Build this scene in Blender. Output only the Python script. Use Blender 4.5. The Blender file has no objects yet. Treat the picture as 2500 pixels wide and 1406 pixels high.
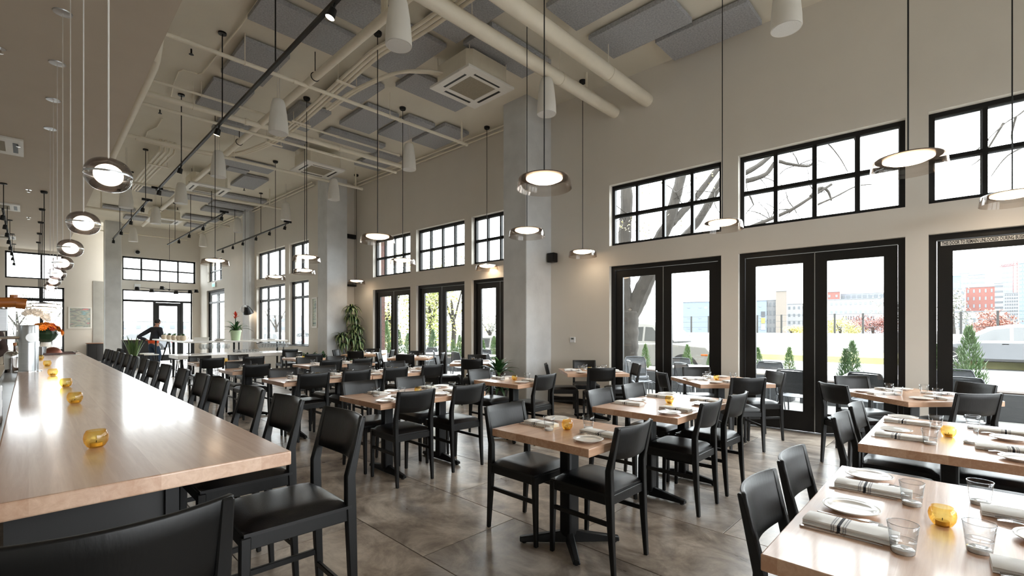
import bpy, bmesh, math, random
from math import sin, cos, pi, radians, atan2, sqrt, hypot
from mathutils import Vector, Matrix
random.seed(7)
sc = bpy.context.scene
col = sc.collection

# ------------------------------------------------------------------ camera, sky, exposure
CAM_A = atan2(1250 - 70, 1144.0)                 # heading, clockwise from +Y
cam = bpy.data.cameras.new('camera')
cam.sensor_width = 36.0
cam.lens = 1144.0 / 2500 * 36
cam.shift_y = (802 - 703) / 2500.0
cam.clip_start, cam.clip_end = .05, 2000
camo = bpy.data.objects.new('camera', cam)
camo.location = (0, 0, 1.42)
camo.rotation_euler = (radians(90), 0, -CAM_A)
col.objects.link(camo)
sc.camera = camo

w = bpy.data.worlds.new('overcast_sky')
sc.world = w
w.use_nodes = True
bg = w.node_tree.nodes['Background']
bg.inputs[0].default_value = (.93, .97, 1.0, 1)
bg.inputs[1].default_value = 4.2
vs = sc.view_settings
vs.view_transform = 'Standard'
vs.look = 'None'
vs.gamma = 1
vs.use_curve_mapping = False
vs.exposure = 1.72
LAMP = 9.0                                       # pendant diffuser strength
try:
    sc.cycles.max_bounces = 10
    sc.cycles.diffuse_bounces = 6
    sc.cycles.transparent_max_bounces = 24
    sc.cycles.sample_clamp_indirect = 6
except Exception:
    pass

S, C = sin(CAM_A), cos(CAM_A)

def at(u, v, d):                                 # a point d metres in front of the lens plane
    x = (u - 1250) / 1144 * d
    return Vector((d * S + x * C, d * C - x * S, 1.42 - (v - 802) * d / 1144))

# ------------------------------------------------------------------ mesh helpers
class MB:
    def __init__(s):
        s.v, s.f = [], []

    def add(s, vs, fs):
        o = len(s.v)
        s.v += [tuple(p) for p in vs]
        s.f += [tuple(i + o for i in f) for f in fs]
        return s

    def box(s, x0, x1, y0, y1, z0, z1):
        return s.add([(x0, y0, z0), (x1, y0, z0), (x1, y1, z0), (x0, y1, z0), (x0, y0, z1), (x1, y0, z1), (x1, y1, z1), (x0, y1, z1)],
                     [(0, 3, 2, 1), (4, 5, 6, 7), (0, 1, 5, 4), (1, 2, 6, 5), (2, 3, 7, 6), (3, 0, 4, 7)])

    def hexa(s, bot, top):                       # 4 bottom + 4 top corners, counter-clockwise
        return s.add(list(bot) + list(top), [(0, 3, 2, 1), (4, 5, 6, 7), (0, 1, 5, 4), (1, 2, 6, 5), (2, 3, 7, 6), (3, 0, 4, 7)])

    def ring_tube(s, rings, cap=True, closed=False, cap_top=True):
        n = len(rings[0])
        o = len(s.v)
        for r in rings:
            s.v += [tuple(p) for p in r]
        m = len(rings)
        for i in range(m if closed else m - 1):
            a, b = o + i * n, o + ((i + 1) % m) * n
            for j in range(n):
                k = (j + 1) % n
                s.f.append((a + j, a + k, b + k, b + j))
        if cap and not closed:
            s.f.append(tuple(o + j for j in range(n))[::-1])
            if cap_top:
                s.f.append(tuple(o + (m - 1) * n + j for j in range(n)))
        return s

    def tube(s, pts, r, n=8, closed=False, cap=True):
        pts = [Vector(p) for p in pts]
        m = len(pts)
        rr = r if isinstance(r, (list, tuple)) else [r] * m
        rings, up = [], None
        for i, p in enumerate(pts):
            if closed:
                t = pts[(i + 1) % m] - pts[i - 1]
            else:
                t = pts[min(i + 1, m - 1)] - pts[max(i - 1, 0)]
            t.normalize()
            if up is None:
                up = Vector((0, 0, 1)) if abs(t.z) < .9 else Vector((1, 0, 0))
            a = t.cross(up)
            if a.length < 1e-5:
                a = t.orthogonal()
            a.normalize()
            b = a.cross(t)
            up = b
            rings.append([p + (a * cos(2 * pi * k / n) + b * sin(2 * pi * k / n)) * rr[i] for k in range(n)])
        return s.ring_tube(rings, cap, closed)

    def cyl(s, p0, p1, r0, r1=None, n=14):
        return s.tube([p0, p1], [r0, r0 if r1 is None else r1], n)

    def lathe(s, prof, n=24, c=(0, 0, 0), mod=None, closed=False, cap_top=True):
        rings = []
        for i, (r, z) in enumerate(prof):
            rings.append([(c[0] + max(r, 1e-4) * (mod(k, n, i) if mod else 1) * cos(2 * pi * k / n),
                           c[1] + max(r, 1e-4) * (mod(k, n, i) if mod else 1) * sin(2 * pi * k / n), c[2] + z) for k in range(n)])
        return s.ring_tube(rings, not closed, closed, cap_top)

    def prism(s, poly, z0, z1):
        n = len(poly)
        return s.add([(x, y, z0) for x, y in poly] + [(x, y, z1) for x, y in poly],
                     [tuple(range(n))[::-1], tuple(range(n, 2 * n))] + [(i, (i + 1) % n, n + (i + 1) % n, n + i) for i in range(n)])

    def prism_y(s, poly, y0, y1):                # polygon in XZ pushed along Y
        n = len(poly)
        return s.add([(x, y0, z) for x, z in poly] + [(x, y1, z) for x, z in poly],
                     [tuple(range(n)), tuple(range(n, 2 * n))[::-1]] + [(i, n + i, n + (i + 1) % n, (i + 1) % n) for i in range(n)])

    def prism_x(s, poly, x0, x1):                # polygon in YZ pushed along X
        n = len(poly)
        return s.add([(x0, y, z) for y, z in poly] + [(x1, y, z) for y, z in poly],
                     [tuple(range(n))[::-1], tuple(range(n, 2 * n))] + [(i, (i + 1) % n, n + (i + 1) % n, n + i) for i in range(n)])

    def grid(s, fn, nu, nv):
        o = len(s.v)
        for i in range(nu + 1):
            for j in range(nv + 1):
                s.v.append(tuple(fn(i / nu, j / nv)))
        for i in range(nu):
            for j in range(nv):
                a = o + i * (nv + 1) + j
                s.f.append((a, a + nv + 1, a + nv + 2, a + 1))
        return s

    def slab(s, fn, nu, nv, th):                 # curved sheet with thickness
        top = lambda u, v: Vector(fn(u, v))
        o = len(s.v)
        e = 1e-3
        P, N = [], []
        for i in range(nu + 1):
            for j in range(nv + 1):
                u, v = i / nu, j / nv
                p = top(u, v)
                du = top(min(u + e, 1), v) - top(max(u - e, 0), v)
                dv = top(u, min(v + e, 1)) - top(u, max(v - e, 0))
                n_ = du.cross(dv)
                if n_.length > 0:
                    n_.normalize()
                P.append(p)
                N.append(n_)
        k = len(P)
        s.v += [tuple(p + n_ * th / 2) for p, n_ in zip(P, N)] + [tuple(p - n_ * th / 2) for p, n_ in zip(P, N)]
        W = nv + 1
        for i in range(nu):
            for j in range(nv):
                a = o + i * W + j
                s.f.append((a, a + W, a + W + 1, a + 1))
                b = a + k
                s.f.append((b, b + 1, b + W + 1, b + W))
        def side(i0, i1):
            s.f.append((i0, i1, i1 + k, i0 + k))
        for i in range(nu):
            side(o + (i + 1) * W, o + i * W)
            side(o + i * W + nv, o + (i + 1) * W + nv)
        for j in range(nv):
            side(o + j, o + j + 1)
            side(o + nu * W + j + 1, o + nu * W + j)
        return s

    def mesh(s, name, mat, smooth=False, bev=0, seg=1, angle=35, weld=False):
        me = bpy.data.meshes.new(name)
        bm = bmesh.new()
        vs_ = [bm.verts.new(p) for p in s.v]
        for f in s.f:
            try:
                bm.faces.new([vs_[i] for i in f])
            except ValueError:
                pass
        if weld:
            bmesh.ops.remove_doubles(bm, verts=bm.verts, dist=2e-4)
        bmesh.ops.recalc_face_normals(bm, faces=bm.faces)
        lim = radians(angle)
        bm.normal_update()
        for f in bm.faces:                       # facets bounded by hard edges stay flat
            f.smooth = smooth and not all(len(e.link_faces) == 2 and e.calc_face_angle(0) > lim for e in f.edges)
        if bev:
            es = [e for e in bm.edges if len(e.link_faces) == 2 and e.calc_face_angle(0) > lim]
            flat = [f.normal.copy() for f in bm.faces if smooth and not f.smooth]
            flat = flat if len(flat) < 60 else []
            bmesh.ops.bevel(bm, geom=es, offset=bev, segments=seg, affect='EDGES', profile=.5, clamp_overlap=True)
            bm.normal_update()
            for f in bm.faces:
                f.smooth = smooth and not any(f.normal.dot(n_) > .9995 for n_ in flat)
        bm.to_mesh(me)
        bm.free()
        me.materials.append(mat)
        if smooth:
            keep = [p.use_smooth for p in me.polygons]
            me.set_sharp_from_angle(angle=radians(angle))
            me.polygons.foreach_set('use_smooth', keep)
        return me

    def build(s, name, mat, parent=None, smooth=False, bev=0, seg=1, angle=35, weld=False):
        return put(name, s.mesh(name, mat, smooth, bev, seg, angle, weld), parent)

def put(name, me, parent=None, loc=None, rot=None, scale=None):
    o = bpy.data.objects.new(name, me)
    col.objects.link(o)
    if parent is not None:
        o.parent = parent
    if loc is not None:
        o.location = loc
    if rot is not None:
        o.rotation_euler = rot
    if scale is not None:
        o.scale = scale if hasattr(scale, '__len__') else (scale,) * 3
    return o

def tag(o, label, cat=None, group=None, kind=None):
    if label:
        o['label'] = label
    if cat:
        o['category'] = cat
    if group:
        o['group'] = group
    if kind:
        o['kind'] = kind
    return o

def thing(name, label, cat, loc=(0, 0, 0), rz=0, group=None):
    o = put(name, None, None, loc, (0, 0, rz))
    o.empty_display_size = .05
    return tag(o, label, cat, group)

def struct(o, label=None):
    o['kind'] = 'structure'
    if label:
        o['label'] = label
    return o

KIDS = {}
def copy_tree(o, parent=None):
    c_ = o.copy()
    col.objects.link(c_)
    c_.parent = parent
    kids = KIDS.get(o.name)
    if kids is None:
        kids = KIDS[o.name] = list(o.children)
    for ch in kids:
        copy_tree(ch, c_)
    return c_

USED = set()
def place(proto, loc, rz, label, group=None, scale=None):
    o = proto
    if proto.name in USED:
        o = copy_tree(proto)
    else:
        KIDS[proto.name] = list(proto.children)
        USED.add(proto.name)
    o.location = loc
    o.rotation_euler = (0, 0, rz)
    if scale:
        o.scale = (scale,) * 3 if not hasattr(scale, '__len__') else scale
    o['label'] = label
    if group:
        o['group'] = group
    return o

# ------------------------------------------------------------------ materials
def c(r, g, b):
    f = lambda x: x / 255 / 12.92 if x <= 10.3 else ((x / 255 + .055) / 1.055) ** 2.4
    return (f(r), f(g), f(b), 1)

def nodes(name):
    m = bpy.data.materials.new(name)
    m.use_nodes = True
    nt = m.node_tree
    return m, nt, nt.nodes['Principled BSDF'], nt.nodes['Material Output']

def N(nt, t, **kw):
    n = nt.nodes.new(t)
    for k, v in kw.items():
        if k.startswith('i_'):
            n.inputs[int(k[2:])].default_value = v
        else:
            setattr(n, k, v)
    return n

def mul(col_, k):
    return tuple(min(1, x * k) for x in col_[:3]) + (1,)

def mat(name, color, rough=.5, metal=0, var=0, vscale=4, bump=0, bscale=60, spec=.5, emit=0, ecol=None, stretch=(1, 1, 1), coat=0, coords='Object'):
    m, nt, b, out = nodes(name)
    L = nt.links.new
    b.inputs['Base Color'].default_value = color
    b.inputs['Roughness'].default_value = rough
    b.inputs['Metallic'].default_value = metal
    b.inputs['Specular IOR Level'].default_value = spec
    if coat:
        b.inputs['Coat Weight'].default_value = coat
        b.inputs['Coat Roughness'].default_value = .12
    tc = mp = None
    if var or bump:
        tc = N(nt, 'ShaderNodeTexCoord')
        mp = N(nt, 'ShaderNodeMapping')
        mp.inputs['Scale'].default_value = stretch
        L(tc.outputs[coords], mp.inputs[0])
    if var:
        nz = N(nt, 'ShaderNodeTexNoise')
        nz.inputs['Scale'].default_value = vscale
        nz.inputs['Detail'].default_value = 5
        L(mp.outputs[0], nz.inputs['Vector'])
        r = N(nt, 'ShaderNodeValToRGB')
        r.color_ramp.elements[0].position = .3
        r.color_ramp.elements[1].position = .7
        r.color_ramp.elements[0].color = mul(color, 1 - var)
        r.color_ramp.elements[1].color = mul(color, 1 + var)
        L(nz.outputs[0], r.inputs[0])
        L(r.outputs[0], b.inputs['Base Color'])
    if bump:
        nb = N(nt, 'ShaderNodeTexNoise')
        nb.inputs['Scale'].default_value = bscale
        nb.inputs['Detail'].default_value = 3
        L(mp.outputs[0], nb.inputs['Vector'])
        bp = N(nt, 'ShaderNodeBump')
        bp.inputs['Strength'].default_value = bump
        bp.inputs['Distance'].default_value = .01
        L(nb.outputs[0], bp.inputs['Height'])
        L(bp.outputs[0], b.inputs['Normal'])
    if emit:
        b.inputs['Emission Color'].default_value = ecol or color
        b.inputs['Emission Strength'].default_value = emit
    return m

def wood(name, c1, c2, axis='X', rough=.35, board=.09, grain=1.0, coat=0, crough=.08):
    m, nt, b, out = nodes(name)
    L = nt.links.new
    tc = N(nt, 'ShaderNodeTexCoord')
    sp = N(nt, 'ShaderNodeSeparateXYZ')
    L(tc.outputs['Object'], sp.inputs[0])
    across = sp.outputs['Y' if axis == 'X' else 'X']
    dv = N(nt, 'ShaderNodeMath', operation='DIVIDE', i_1=board)
    L(across, dv.inputs[0])
    fl = N(nt, 'ShaderNodeMath', operation='FLOOR')
    L(dv.outputs[0], fl.inputs[0])
    wn = N(nt, 'ShaderNodeTexWhiteNoise', noise_dimensions='1D')
    L(fl.outputs[0], wn.inputs['W'])
    mp = N(nt, 'ShaderNodeMapping')
    mp.inputs['Scale'].default_value = (1.2, 22, 22) if axis == 'X' else (22, 1.2, 22)
    L(tc.outputs['Object'], mp.inputs[0])
    ad = N(nt, 'ShaderNodeVectorMath', operation='ADD')
    L(mp.outputs[0], ad.inputs[0])
    L(wn.outputs['Color'], ad.inputs[1])
    nz = N(nt, 'ShaderNodeTexNoise')
    nz.inputs['Scale'].default_value = 2.2 * grain
    nz.inputs['Detail'].default_value = 8
    nz.inputs['Roughness'].default_value = .6
    nz.inputs['Distortion'].default_value = .6
    L(ad.outputs[0], nz.inputs['Vector'])
    sm = N(nt, 'ShaderNodeMath', operation='MULTIPLY_ADD', i_1=.35, i_2=-.17)
    L(wn.outputs['Value'], sm.inputs[0])
    ad2 = N(nt, 'ShaderNodeMath', operation='ADD')
    L(nz.outputs[0], ad2.inputs[0])
    L(sm.outputs[0], ad2.inputs[1])
    r = N(nt, 'ShaderNodeValToRGB')
    r.color_ramp.elements[0].position = .3
    r.color_ramp.elements[1].position = .72
    r.color_ramp.elements[0].color = c1
    r.color_ramp.elements[1].color = c2
    L(ad2.outputs[0], r.inputs[0])
    L(r.outputs[0], b.inputs['Base Color'])
    b.inputs['Roughness'].default_value = rough
    if coat:
        b.inputs['Coat Weight'].default_value = coat
        b.inputs['Coat Roughness'].default_value = crough
    bp = N(nt, 'ShaderNodeBump')
    bp.inputs['Strength'].default_value = .12
    bp.inputs['Distance'].default_value = .004
    L(nz.outputs[0], bp.inputs['Height'])
    L(bp.outputs[0], b.inputs['Normal'])
    return m

def glass(name, tint=(.96, .98, .97), rough=.0, fac=.9, edge=None):
    """thin sheet: straight-through tint plus Fresnel mirror; edge darkens grazing walls"""
    m, nt, b, out = nodes(name)
    nt.nodes.remove(b)
    L = nt.links.new
    tr = N(nt, 'ShaderNodeBsdfTransparent')
    tr.inputs[0].default_value = tuple(tint) + (1,)
    if edge:
        lw0 = N(nt, 'ShaderNodeLayerWeight')
        lw0.inputs[0].default_value = .5
        mx = N(nt, 'ShaderNodeMix', data_type='RGBA')
        mx.inputs[6].default_value = tuple(tint) + (1,)
        mx.inputs[7].default_value = tuple(edge) + (1,)
        L(lw0.outputs['Facing'], mx.inputs[0])
        L(mx.outputs[2], tr.inputs[0])
    gl = N(nt, 'ShaderNodeBsdfGlossy')
    gl.inputs['Roughness'].default_value = rough
    gl.inputs[0].default_value = (.95, .95, .95, 1)
    lw = N(nt, 'ShaderNodeLayerWeight')
    lw.inputs[0].default_value = .5
    pw_ = N(nt, 'ShaderNodeMath', operation='POWER', i_1=4.0)
    L(lw.outputs['Facing'], pw_.inputs[0])
    ma = N(nt, 'ShaderNodeMath', operation='MULTIPLY_ADD', i_1=.62 * fac, i_2=.04 * fac)
    L(pw_.outputs[0], ma.inputs[0])
    mi = N(nt, 'ShaderNodeMixShader')
    L(ma.outputs[0], mi.inputs[0])
    L(tr.outputs[0], mi.inputs[1])
    L(gl.outputs[0], mi.inputs[2])
    L(mi.outputs[0], out.inputs[0])
    return m

WALL = mat('painted_wall', c(214, 209, 200), .75, var=.02, vscale=1.5, bump=.05, bscale=180)
CEIL = mat('painted_ceiling', c(219, 214, 200), .8, var=.04, vscale=1.2, bump=.1, bscale=40)
SOFF = mat('painted_soffit', c(198, 187, 172), .75, var=.02, vscale=2, bump=.04, bscale=150)
PIPE = mat('painted_pipe', c(228, 221, 204), .45, var=.03, vscale=6)
CONC = mat('cast_concrete', c(203, 205, 206), .7, var=.09, vscale=2.5, bump=.25, bscale=18)
BLACKMET = mat('black_metal', c(10, 10, 11), .45, var=.1, vscale=8, spec=.35)
DOORBLK = mat('dark_bronze_frame', c(14, 13, 12), .42, var=.08, vscale=10, spec=.4)
FELT = mat('grey_felt', c(164, 166, 170), .95, var=.22, vscale=45, bump=.3, bscale=120)
CHAIRW = mat('black_stained_wood', c(10, 10, 10), .42, var=.1, vscale=8, bump=.06, bscale=14, stretch=(6, 6, 1.2), spec=.4)
VINYL = mat('black_vinyl', c(10, 10, 12), .36, var=.05, vscale=20, bump=.12, bscale=260, spec=.5)
OAKX = wood('oak_along_x', c(190, 147, 117), c(214, 177, 148), 'X', .3, .085, coat=.35)
OAKY = wood('oak_along_y', c(196, 158, 132), c(219, 187, 162), 'Y', .34, .16, .8, coat=.5, crough=.12)
WHITEP = mat('white_paint', c(226, 224, 218), .45, var=.02, vscale=5)
WHITEM = mat('white_marble', c(222, 218, 212), .25, var=.06, vscale=4)
PORC = mat('white_porcelain', c(232, 230, 226), .16, var=.01, vscale=6, spec=.6)
CHROME = mat('polished_steel', c(205, 205, 205), .16, 1, var=.03, vscale=12)
STEEL = mat('brushed_steel', c(176, 178, 180), .3, 1, var=.06, vscale=8, stretch=(1, 1, 20))
PANE = glass('window_glass', (.97, .985, .98), 0, .8)
TUMB = glass('clear_tumbler_glass', (.99, .99, .99), .02, 1.0, edge=(.5, .52, .53))
WATER = glass('clear_water', (.985, .985, .985), 0, .5, edge=(.9, .9, .9))
AMBER = glass('amber_glass', (1.0, .88, .48), .03, 1.0, edge=(.95, .6, .12))
SMOKE = glass('smoked_glass', (.9, .87, .84), .02, 1.2, edge=(.66, .6, .56))
CLEARS = glass('lightly_smoked_glass', (.93, .92, .9), .02, 1.5, edge=(.7, .67, .64))
COPPER = mat('dark_copper_cap', c(58, 42, 34), .35, .6, var=.1, vscale=10)
GLOW = mat('warm_diffuser', c(255, 236, 205), .6, emit=LAMP * .5, ecol=(1, .78, .55, 1), var=.01)
GLOWW = mat('globe_diffuser', c(255, 244, 228), .6, emit=LAMP * .16, ecol=(1, .86, .68, 1), var=.01)
SPOTG = mat('spot_lens', c(255, 230, 190), .5, emit=LAMP * 1.6, ecol=(1, .78, .5, 1), var=.01)
CORDB = mat('black_cord', c(18, 18, 18), .6, var=.05)
CORDW = mat('white_cord', c(200, 196, 190), .6, var=.05)
# ------------------------------------------------------------------ the shell
def tile_mat():
    m, nt, b, out = nodes('stone_tile')
    L = nt.links.new
    tc = N(nt, 'ShaderNodeTexCoord')
    oi = N(nt, 'ShaderNodeObjectInfo')
    ge = N(nt, 'ShaderNodeNewGeometry')
    mp = N(nt, 'ShaderNodeMapping')
    mp.inputs['Scale'].default_value = (1, .7, 1)
    L(ge.outputs['Position'], mp.inputs[0])
    ad = N(nt, 'ShaderNodeVectorMath', operation='ADD')
    rv = N(nt, 'ShaderNodeMath', operation='MULTIPLY', i_1=37.0)
    L(oi.outputs['Random'], rv.inputs[0])
    L(mp.outputs[0], ad.inputs[0])
    L(rv.outputs[0], ad.inputs[1])
    n1 = N(nt, 'ShaderNodeTexNoise')
    n1.inputs['Scale'].default_value = 3.4
    n1.inputs['Detail'].default_value = 9
    n1.inputs['Roughness'].default_value = .68
    n1.inputs['Distortion'].default_value = .5
    L(ad.outputs[0], n1.inputs['Vector'])
    r = N(nt, 'ShaderNodeValToRGB')
    e = r.color_ramp.elements
    e[0].position, e[0].color = .36, c(116, 105, 96)
    e[1].position, e[1].color = .66, c(212, 201, 188)
    k = e.new(.5)
    k.color = c(166, 154, 142)
    L(n1.outputs[0], r.inputs[0])
    mx = N(nt, 'ShaderNodeMix', data_type='RGBA', blend_type='MULTIPLY')
    mx.inputs[0].default_value = 1
    L(r.outputs[0], mx.inputs[6])
    r2 = N(nt, 'ShaderNodeValToRGB')
    r2.color_ramp.elements[0].color = (.74, .74, .75, 1)
    r2.color_ramp.elements[1].color = (1.0, .98, .95, 1)
    L(oi.outputs['Random'], r2.inputs[0])
    L(r2.outputs[0], mx.inputs[7])
    L(mx.outputs[2], b.inputs['Base Color'])
    rr = N(nt, 'ShaderNodeMapRange')
    rr.inputs[3].default_value = .2
    rr.inputs[4].default_value = .42
    L(n1.outputs[0], rr.inputs[0])
    L(rr.outputs[0], b.inputs['Roughness'])
    bp = N(nt, 'ShaderNodeBump')
    bp.inputs['Strength'].default_value = .12
    bp.inputs['Distance'].default_value = .01
    L(n1.outputs[0], bp.inputs['Height'])
    L(bp.outputs[0], b.inputs['Normal'])
    return m
TILE = tile_mat()
GROUT = mat('grey_grout', c(112, 104, 96), .9, var=.1, vscale=20)

floor = struct(MB().box(-3.6, 7.75, -6.2, 26.4, -.12, -.004).build('floor', GROUT))
TW, TL = .82, 1.22
tile_me = MB().box(-TW / 2 + .0025, TW / 2 - .0025, -TL / 2 + .0025, TL / 2 - .0025, -.0035, 0).mesh('floor_tile', TILE, bev=.0015)
ntile = 0
for i in range(-2, 8):
    x = 1.71 + TW * i + TW / 2
    off = 0 if i % 2 == 0 else -.48
    for j in range(-5, 25):
        y = 3.65 + off - TL * j if False else 3.65 + off + TL * j - TL / 2 * 0 + TL / 2
        y = 3.65 + off + TL * (j - 0) + TL / 2
        if y > 26.2 or y < -2.2 or x < .2 and y < 1.0 or x - TW / 2 > 7.3:
            continue
        if ntile < 300:
            put('floor_tile', tile_me, floor, (x, y, 0), (0, 0, 0 if (i + j) % 3 else pi))
            ntile += 1

TH = .04                                          # outer wall heading against the bar
WR = dict(loc=(7.33, 0, 0), rot=(0, 0, TH))
WF = dict(loc=(6.41, 0, 0), rot=(0, 0, TH))
def wp(s, n, z, x0=7.33):                         # a point of the outer wall's own frame
    return Vector((x0 - sin(TH) * s + cos(TH) * n, cos(TH) * s + sin(TH) * n, z))

def wall_mesh(ops, s0, s1, z0, z1, n0, n1, axis='Y'):
    mb = MB()
    br = sorted(set([s0, s1] + [o[0] for o in ops] + [o[1] for o in ops]))
    br = [b for b in br if s0 <= b <= s1]
    for a, b in zip(br, br[1:]):
        mid = (a + b) / 2
        hs = sorted([(o[2], o[3]) for o in ops if o[0] <= mid <= o[1]])
        z = z0
        for h0, h1 in hs + [(z1, z1)]:
            if h0 > z:
                if axis == 'Y':
                    mb.box(n0, n1, a, b, z, h0)
                else:
                    mb.box(a, b, n0, n1, z, h0)
            z = h1
    return mb

DZ, U0, U1, HC = 2.52, 2.875, 3.95, 5.74
R_BAYS = [(-5.85, -3.98), (-3.72, -1.84), (-1.57, .316), (.525, 2.40), (2.64, 4.535), (6.47, 8.08), (8.32, 10.15), (10.4, 12.17)]  # first two bays are unseen, the row carried on past the frame for daylight
ops = [(a, b, 0, DZ) for a, b in R_BAYS] + [(a, b, U0, U1) for a, b in R_BAYS]
o = wall_mesh(ops, -6.2, 13.2, 0, HC + .1, 0, .26).build('wall_right', WALL)
o.location, o.rotation_euler = WR['loc'], WR['rot']
struct(o, 'beige painted outer wall with tall doors and clerestory windows')
F_LOW = [(14.17, 15.545, .88, 2.905), (15.855, 18.25, .88, 2.905), (21.7, 24.0, 0, 3.07)]
F_UP = [(14.17, 15.545, 3.16, 4.11), (15.855, 18.25, 3.16, 4.11), (22.0, 23.9, 3.43, 4.36)]
o = wall_mesh(F_LOW + F_UP, 13.2, 25.2, 0, HC + .1, 0, .24).build('wall_right_far', WALL)
o.location, o.rotation_euler = WF['loc'], WF['rot']
struct(o, 'beige painted wall of the far dining area')
struct(MB().box(5.85, 7.1, 13.2, 13.42, 0, HC + .1).build('wall_return', WALL), 'short beige wall beside the tall potted plant')
B_OPS = [(2.69, 5.13, 0, 3.05), (2.69, 5.26, 3.43, 4.43)]
struct(wall_mesh(B_OPS, 2.12, 5.6, 0, HC + .1, 25.0, 25.24, 'X').build('wall_back', WALL), 'beige entrance wall with glazed door')
L_OPS = [(-.62, 1.0, 0, 3.06), (-.63, .98, 3.355, 4.39)]
struct(wall_mesh(L_OPS, -3.6, 2.2, 0, HC + .1, 26.1, 26.34, 'X').build('wall_back_left', WALL), 'beige wall behind the bar end')
struct(MB().box(-3.6, -3.4, -6.2, 26.3, 0, HC + .1).build('wall_left', WALL), 'beige wall behind the bar')
N_OPS = [(a, a + 1.9, z0, z1) for a in (.6, 2.9, 5.2) for z0, z1 in ((0, DZ), (U0, U1))]  # unseen openings added in the front wall to let more daylight in
struct(wall_mesh(N_OPS, -3.6, 7.7, 0, HC + .1, -6.2, -6.0, 'X').build('wall_front', WALL), 'beige wall behind the viewer')
struct(MB().box(-3.6, 7.75, -6.2, 26.4, HC, HC + .2).build('ceiling', CEIL), 'beige painted high ceiling slab')
struct(MB().box(-3.6, 1.0, -6.2, 26.2, 4.49, HC + .05).build('ceiling_soffit', SOFF), 'lower taupe ceiling over the bar')
struct(MB().box(1.0, 1.5, -6.0, 26.0, 5.58, HC + .02).build('trim_1', CEIL), 'long painted beam along the soffit edge')

def column(name, x0, x1, y0, y1, lab, bev=.012):
    struct(MB().box(x0, x1, y0, y1, 0, HC + .02).build(name, CONC, bev=bev), lab)
column('trim_2', 6.385, 7.12, 5.82, 6.43, 'pale concrete column between the window bays')
column('trim_3', 5.83, 6.44, 12.9, 13.5, 'pale concrete column beside the tall potted plant')
column('trim_4', 5.5, 5.8, 18.45, 19.2, 'pale concrete column in the far window wall')
column('trim_5', 2.12, 2.62, 24.62, 25.1, 'pale concrete column left of the entrance')
struct(MB().box(1.86, 2.2, 26.06, 26.1, 0, 3.4).build('trim_6', mat('grey_panel', c(150, 148, 142), .8, var=.12, vscale=2)), 'grey concrete panel on the back wall')
struct(MB().box(-.02, 0, 4.6, 5.8, 0, .12).box(-.02, 0, 2.42, 2.62, 0, .12).build('baseboard_right', BLACKMET))
o = bpy.data.objects['baseboard_right']
o.location, o.rotation_euler = WR['loc'], WR['rot']

# ------------------------------------------------------------------ windows and doors (local: X outward, Y along the wall)
NW = [0, 0]
def grid_window(a, b, z0, z1, nc, nr, loc, rz, depth=.1, fr=.055, mu=.045, frame_mat=None, label=None, wide=None):
    NW[0] += 1
    w_ = struct(put('window_%d' % NW[0], None, None, loc, (0, 0, rz)), label)
    fm = frame_mat or BLACKMET
    n0, n1 = depth, depth + .07
    mb = MB().box(n0, n1, a, b, z0, z0 + fr).box(n0, n1, a, b, z1 - fr, z1).box(n0, n1, a, a + fr, z0, z1).box(n0, n1, b - fr, b, z0, z1)
    mb.build('frame', fm, w_)
    ys = wide or [a + (b - a) * i / nc for i in range(nc + 1)]
    zs = [z0 + (z1 - z0) * i / nr for i in range(nr + 1)]
    for y in ys[1:-1]:
        MB().box(n0 + .002, n1 - .002, y - mu / 2, y + mu / 2, z0 + fr * .9, z1 - fr * .9).build('mullion', fm, w_)
    for z in zs[1:-1]:
        MB().box(n0 + .004, n1 - .004, a + fr * .9, b - fr * .9, z - mu / 2, z + mu / 2).build('muntin', fm, w_)
    g = .01
    for y0, y1 in zip(ys, ys[1:]):
        for q0, q1 in zip(zs, zs[1:]):
            e0 = fr if y0 == ys[0] else mu / 2
            e1 = fr if y1 == ys[-1] else mu / 2
            f0 = fr if q0 == zs[0] else mu / 2
            f1 = fr if q1 == zs[-1] else mu / 2
            # slim pale sash lip and the pane itself
            p = MB().box(n0 + .03, n0 + .036, y0 + e0 - g, y1 - e1 + g, q0 + f0 - g, q1 - f1 + g).build('pane', PANE, w_)
            ya, yb, za, zb = y0 + e0, y1 - e1, q0 + f0, q1 - f1
            t = .016
            MB().box(n0 + .036, n0 + .055, ya, yb, zb - t, zb).box(n0 + .036, n0 + .055, ya, ya + t, za, zb - t).build('sash_lip', SASH, w_)
    return w_
SASH = mat('grey_sash', c(120, 122, 128), .5, var=.03)

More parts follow.
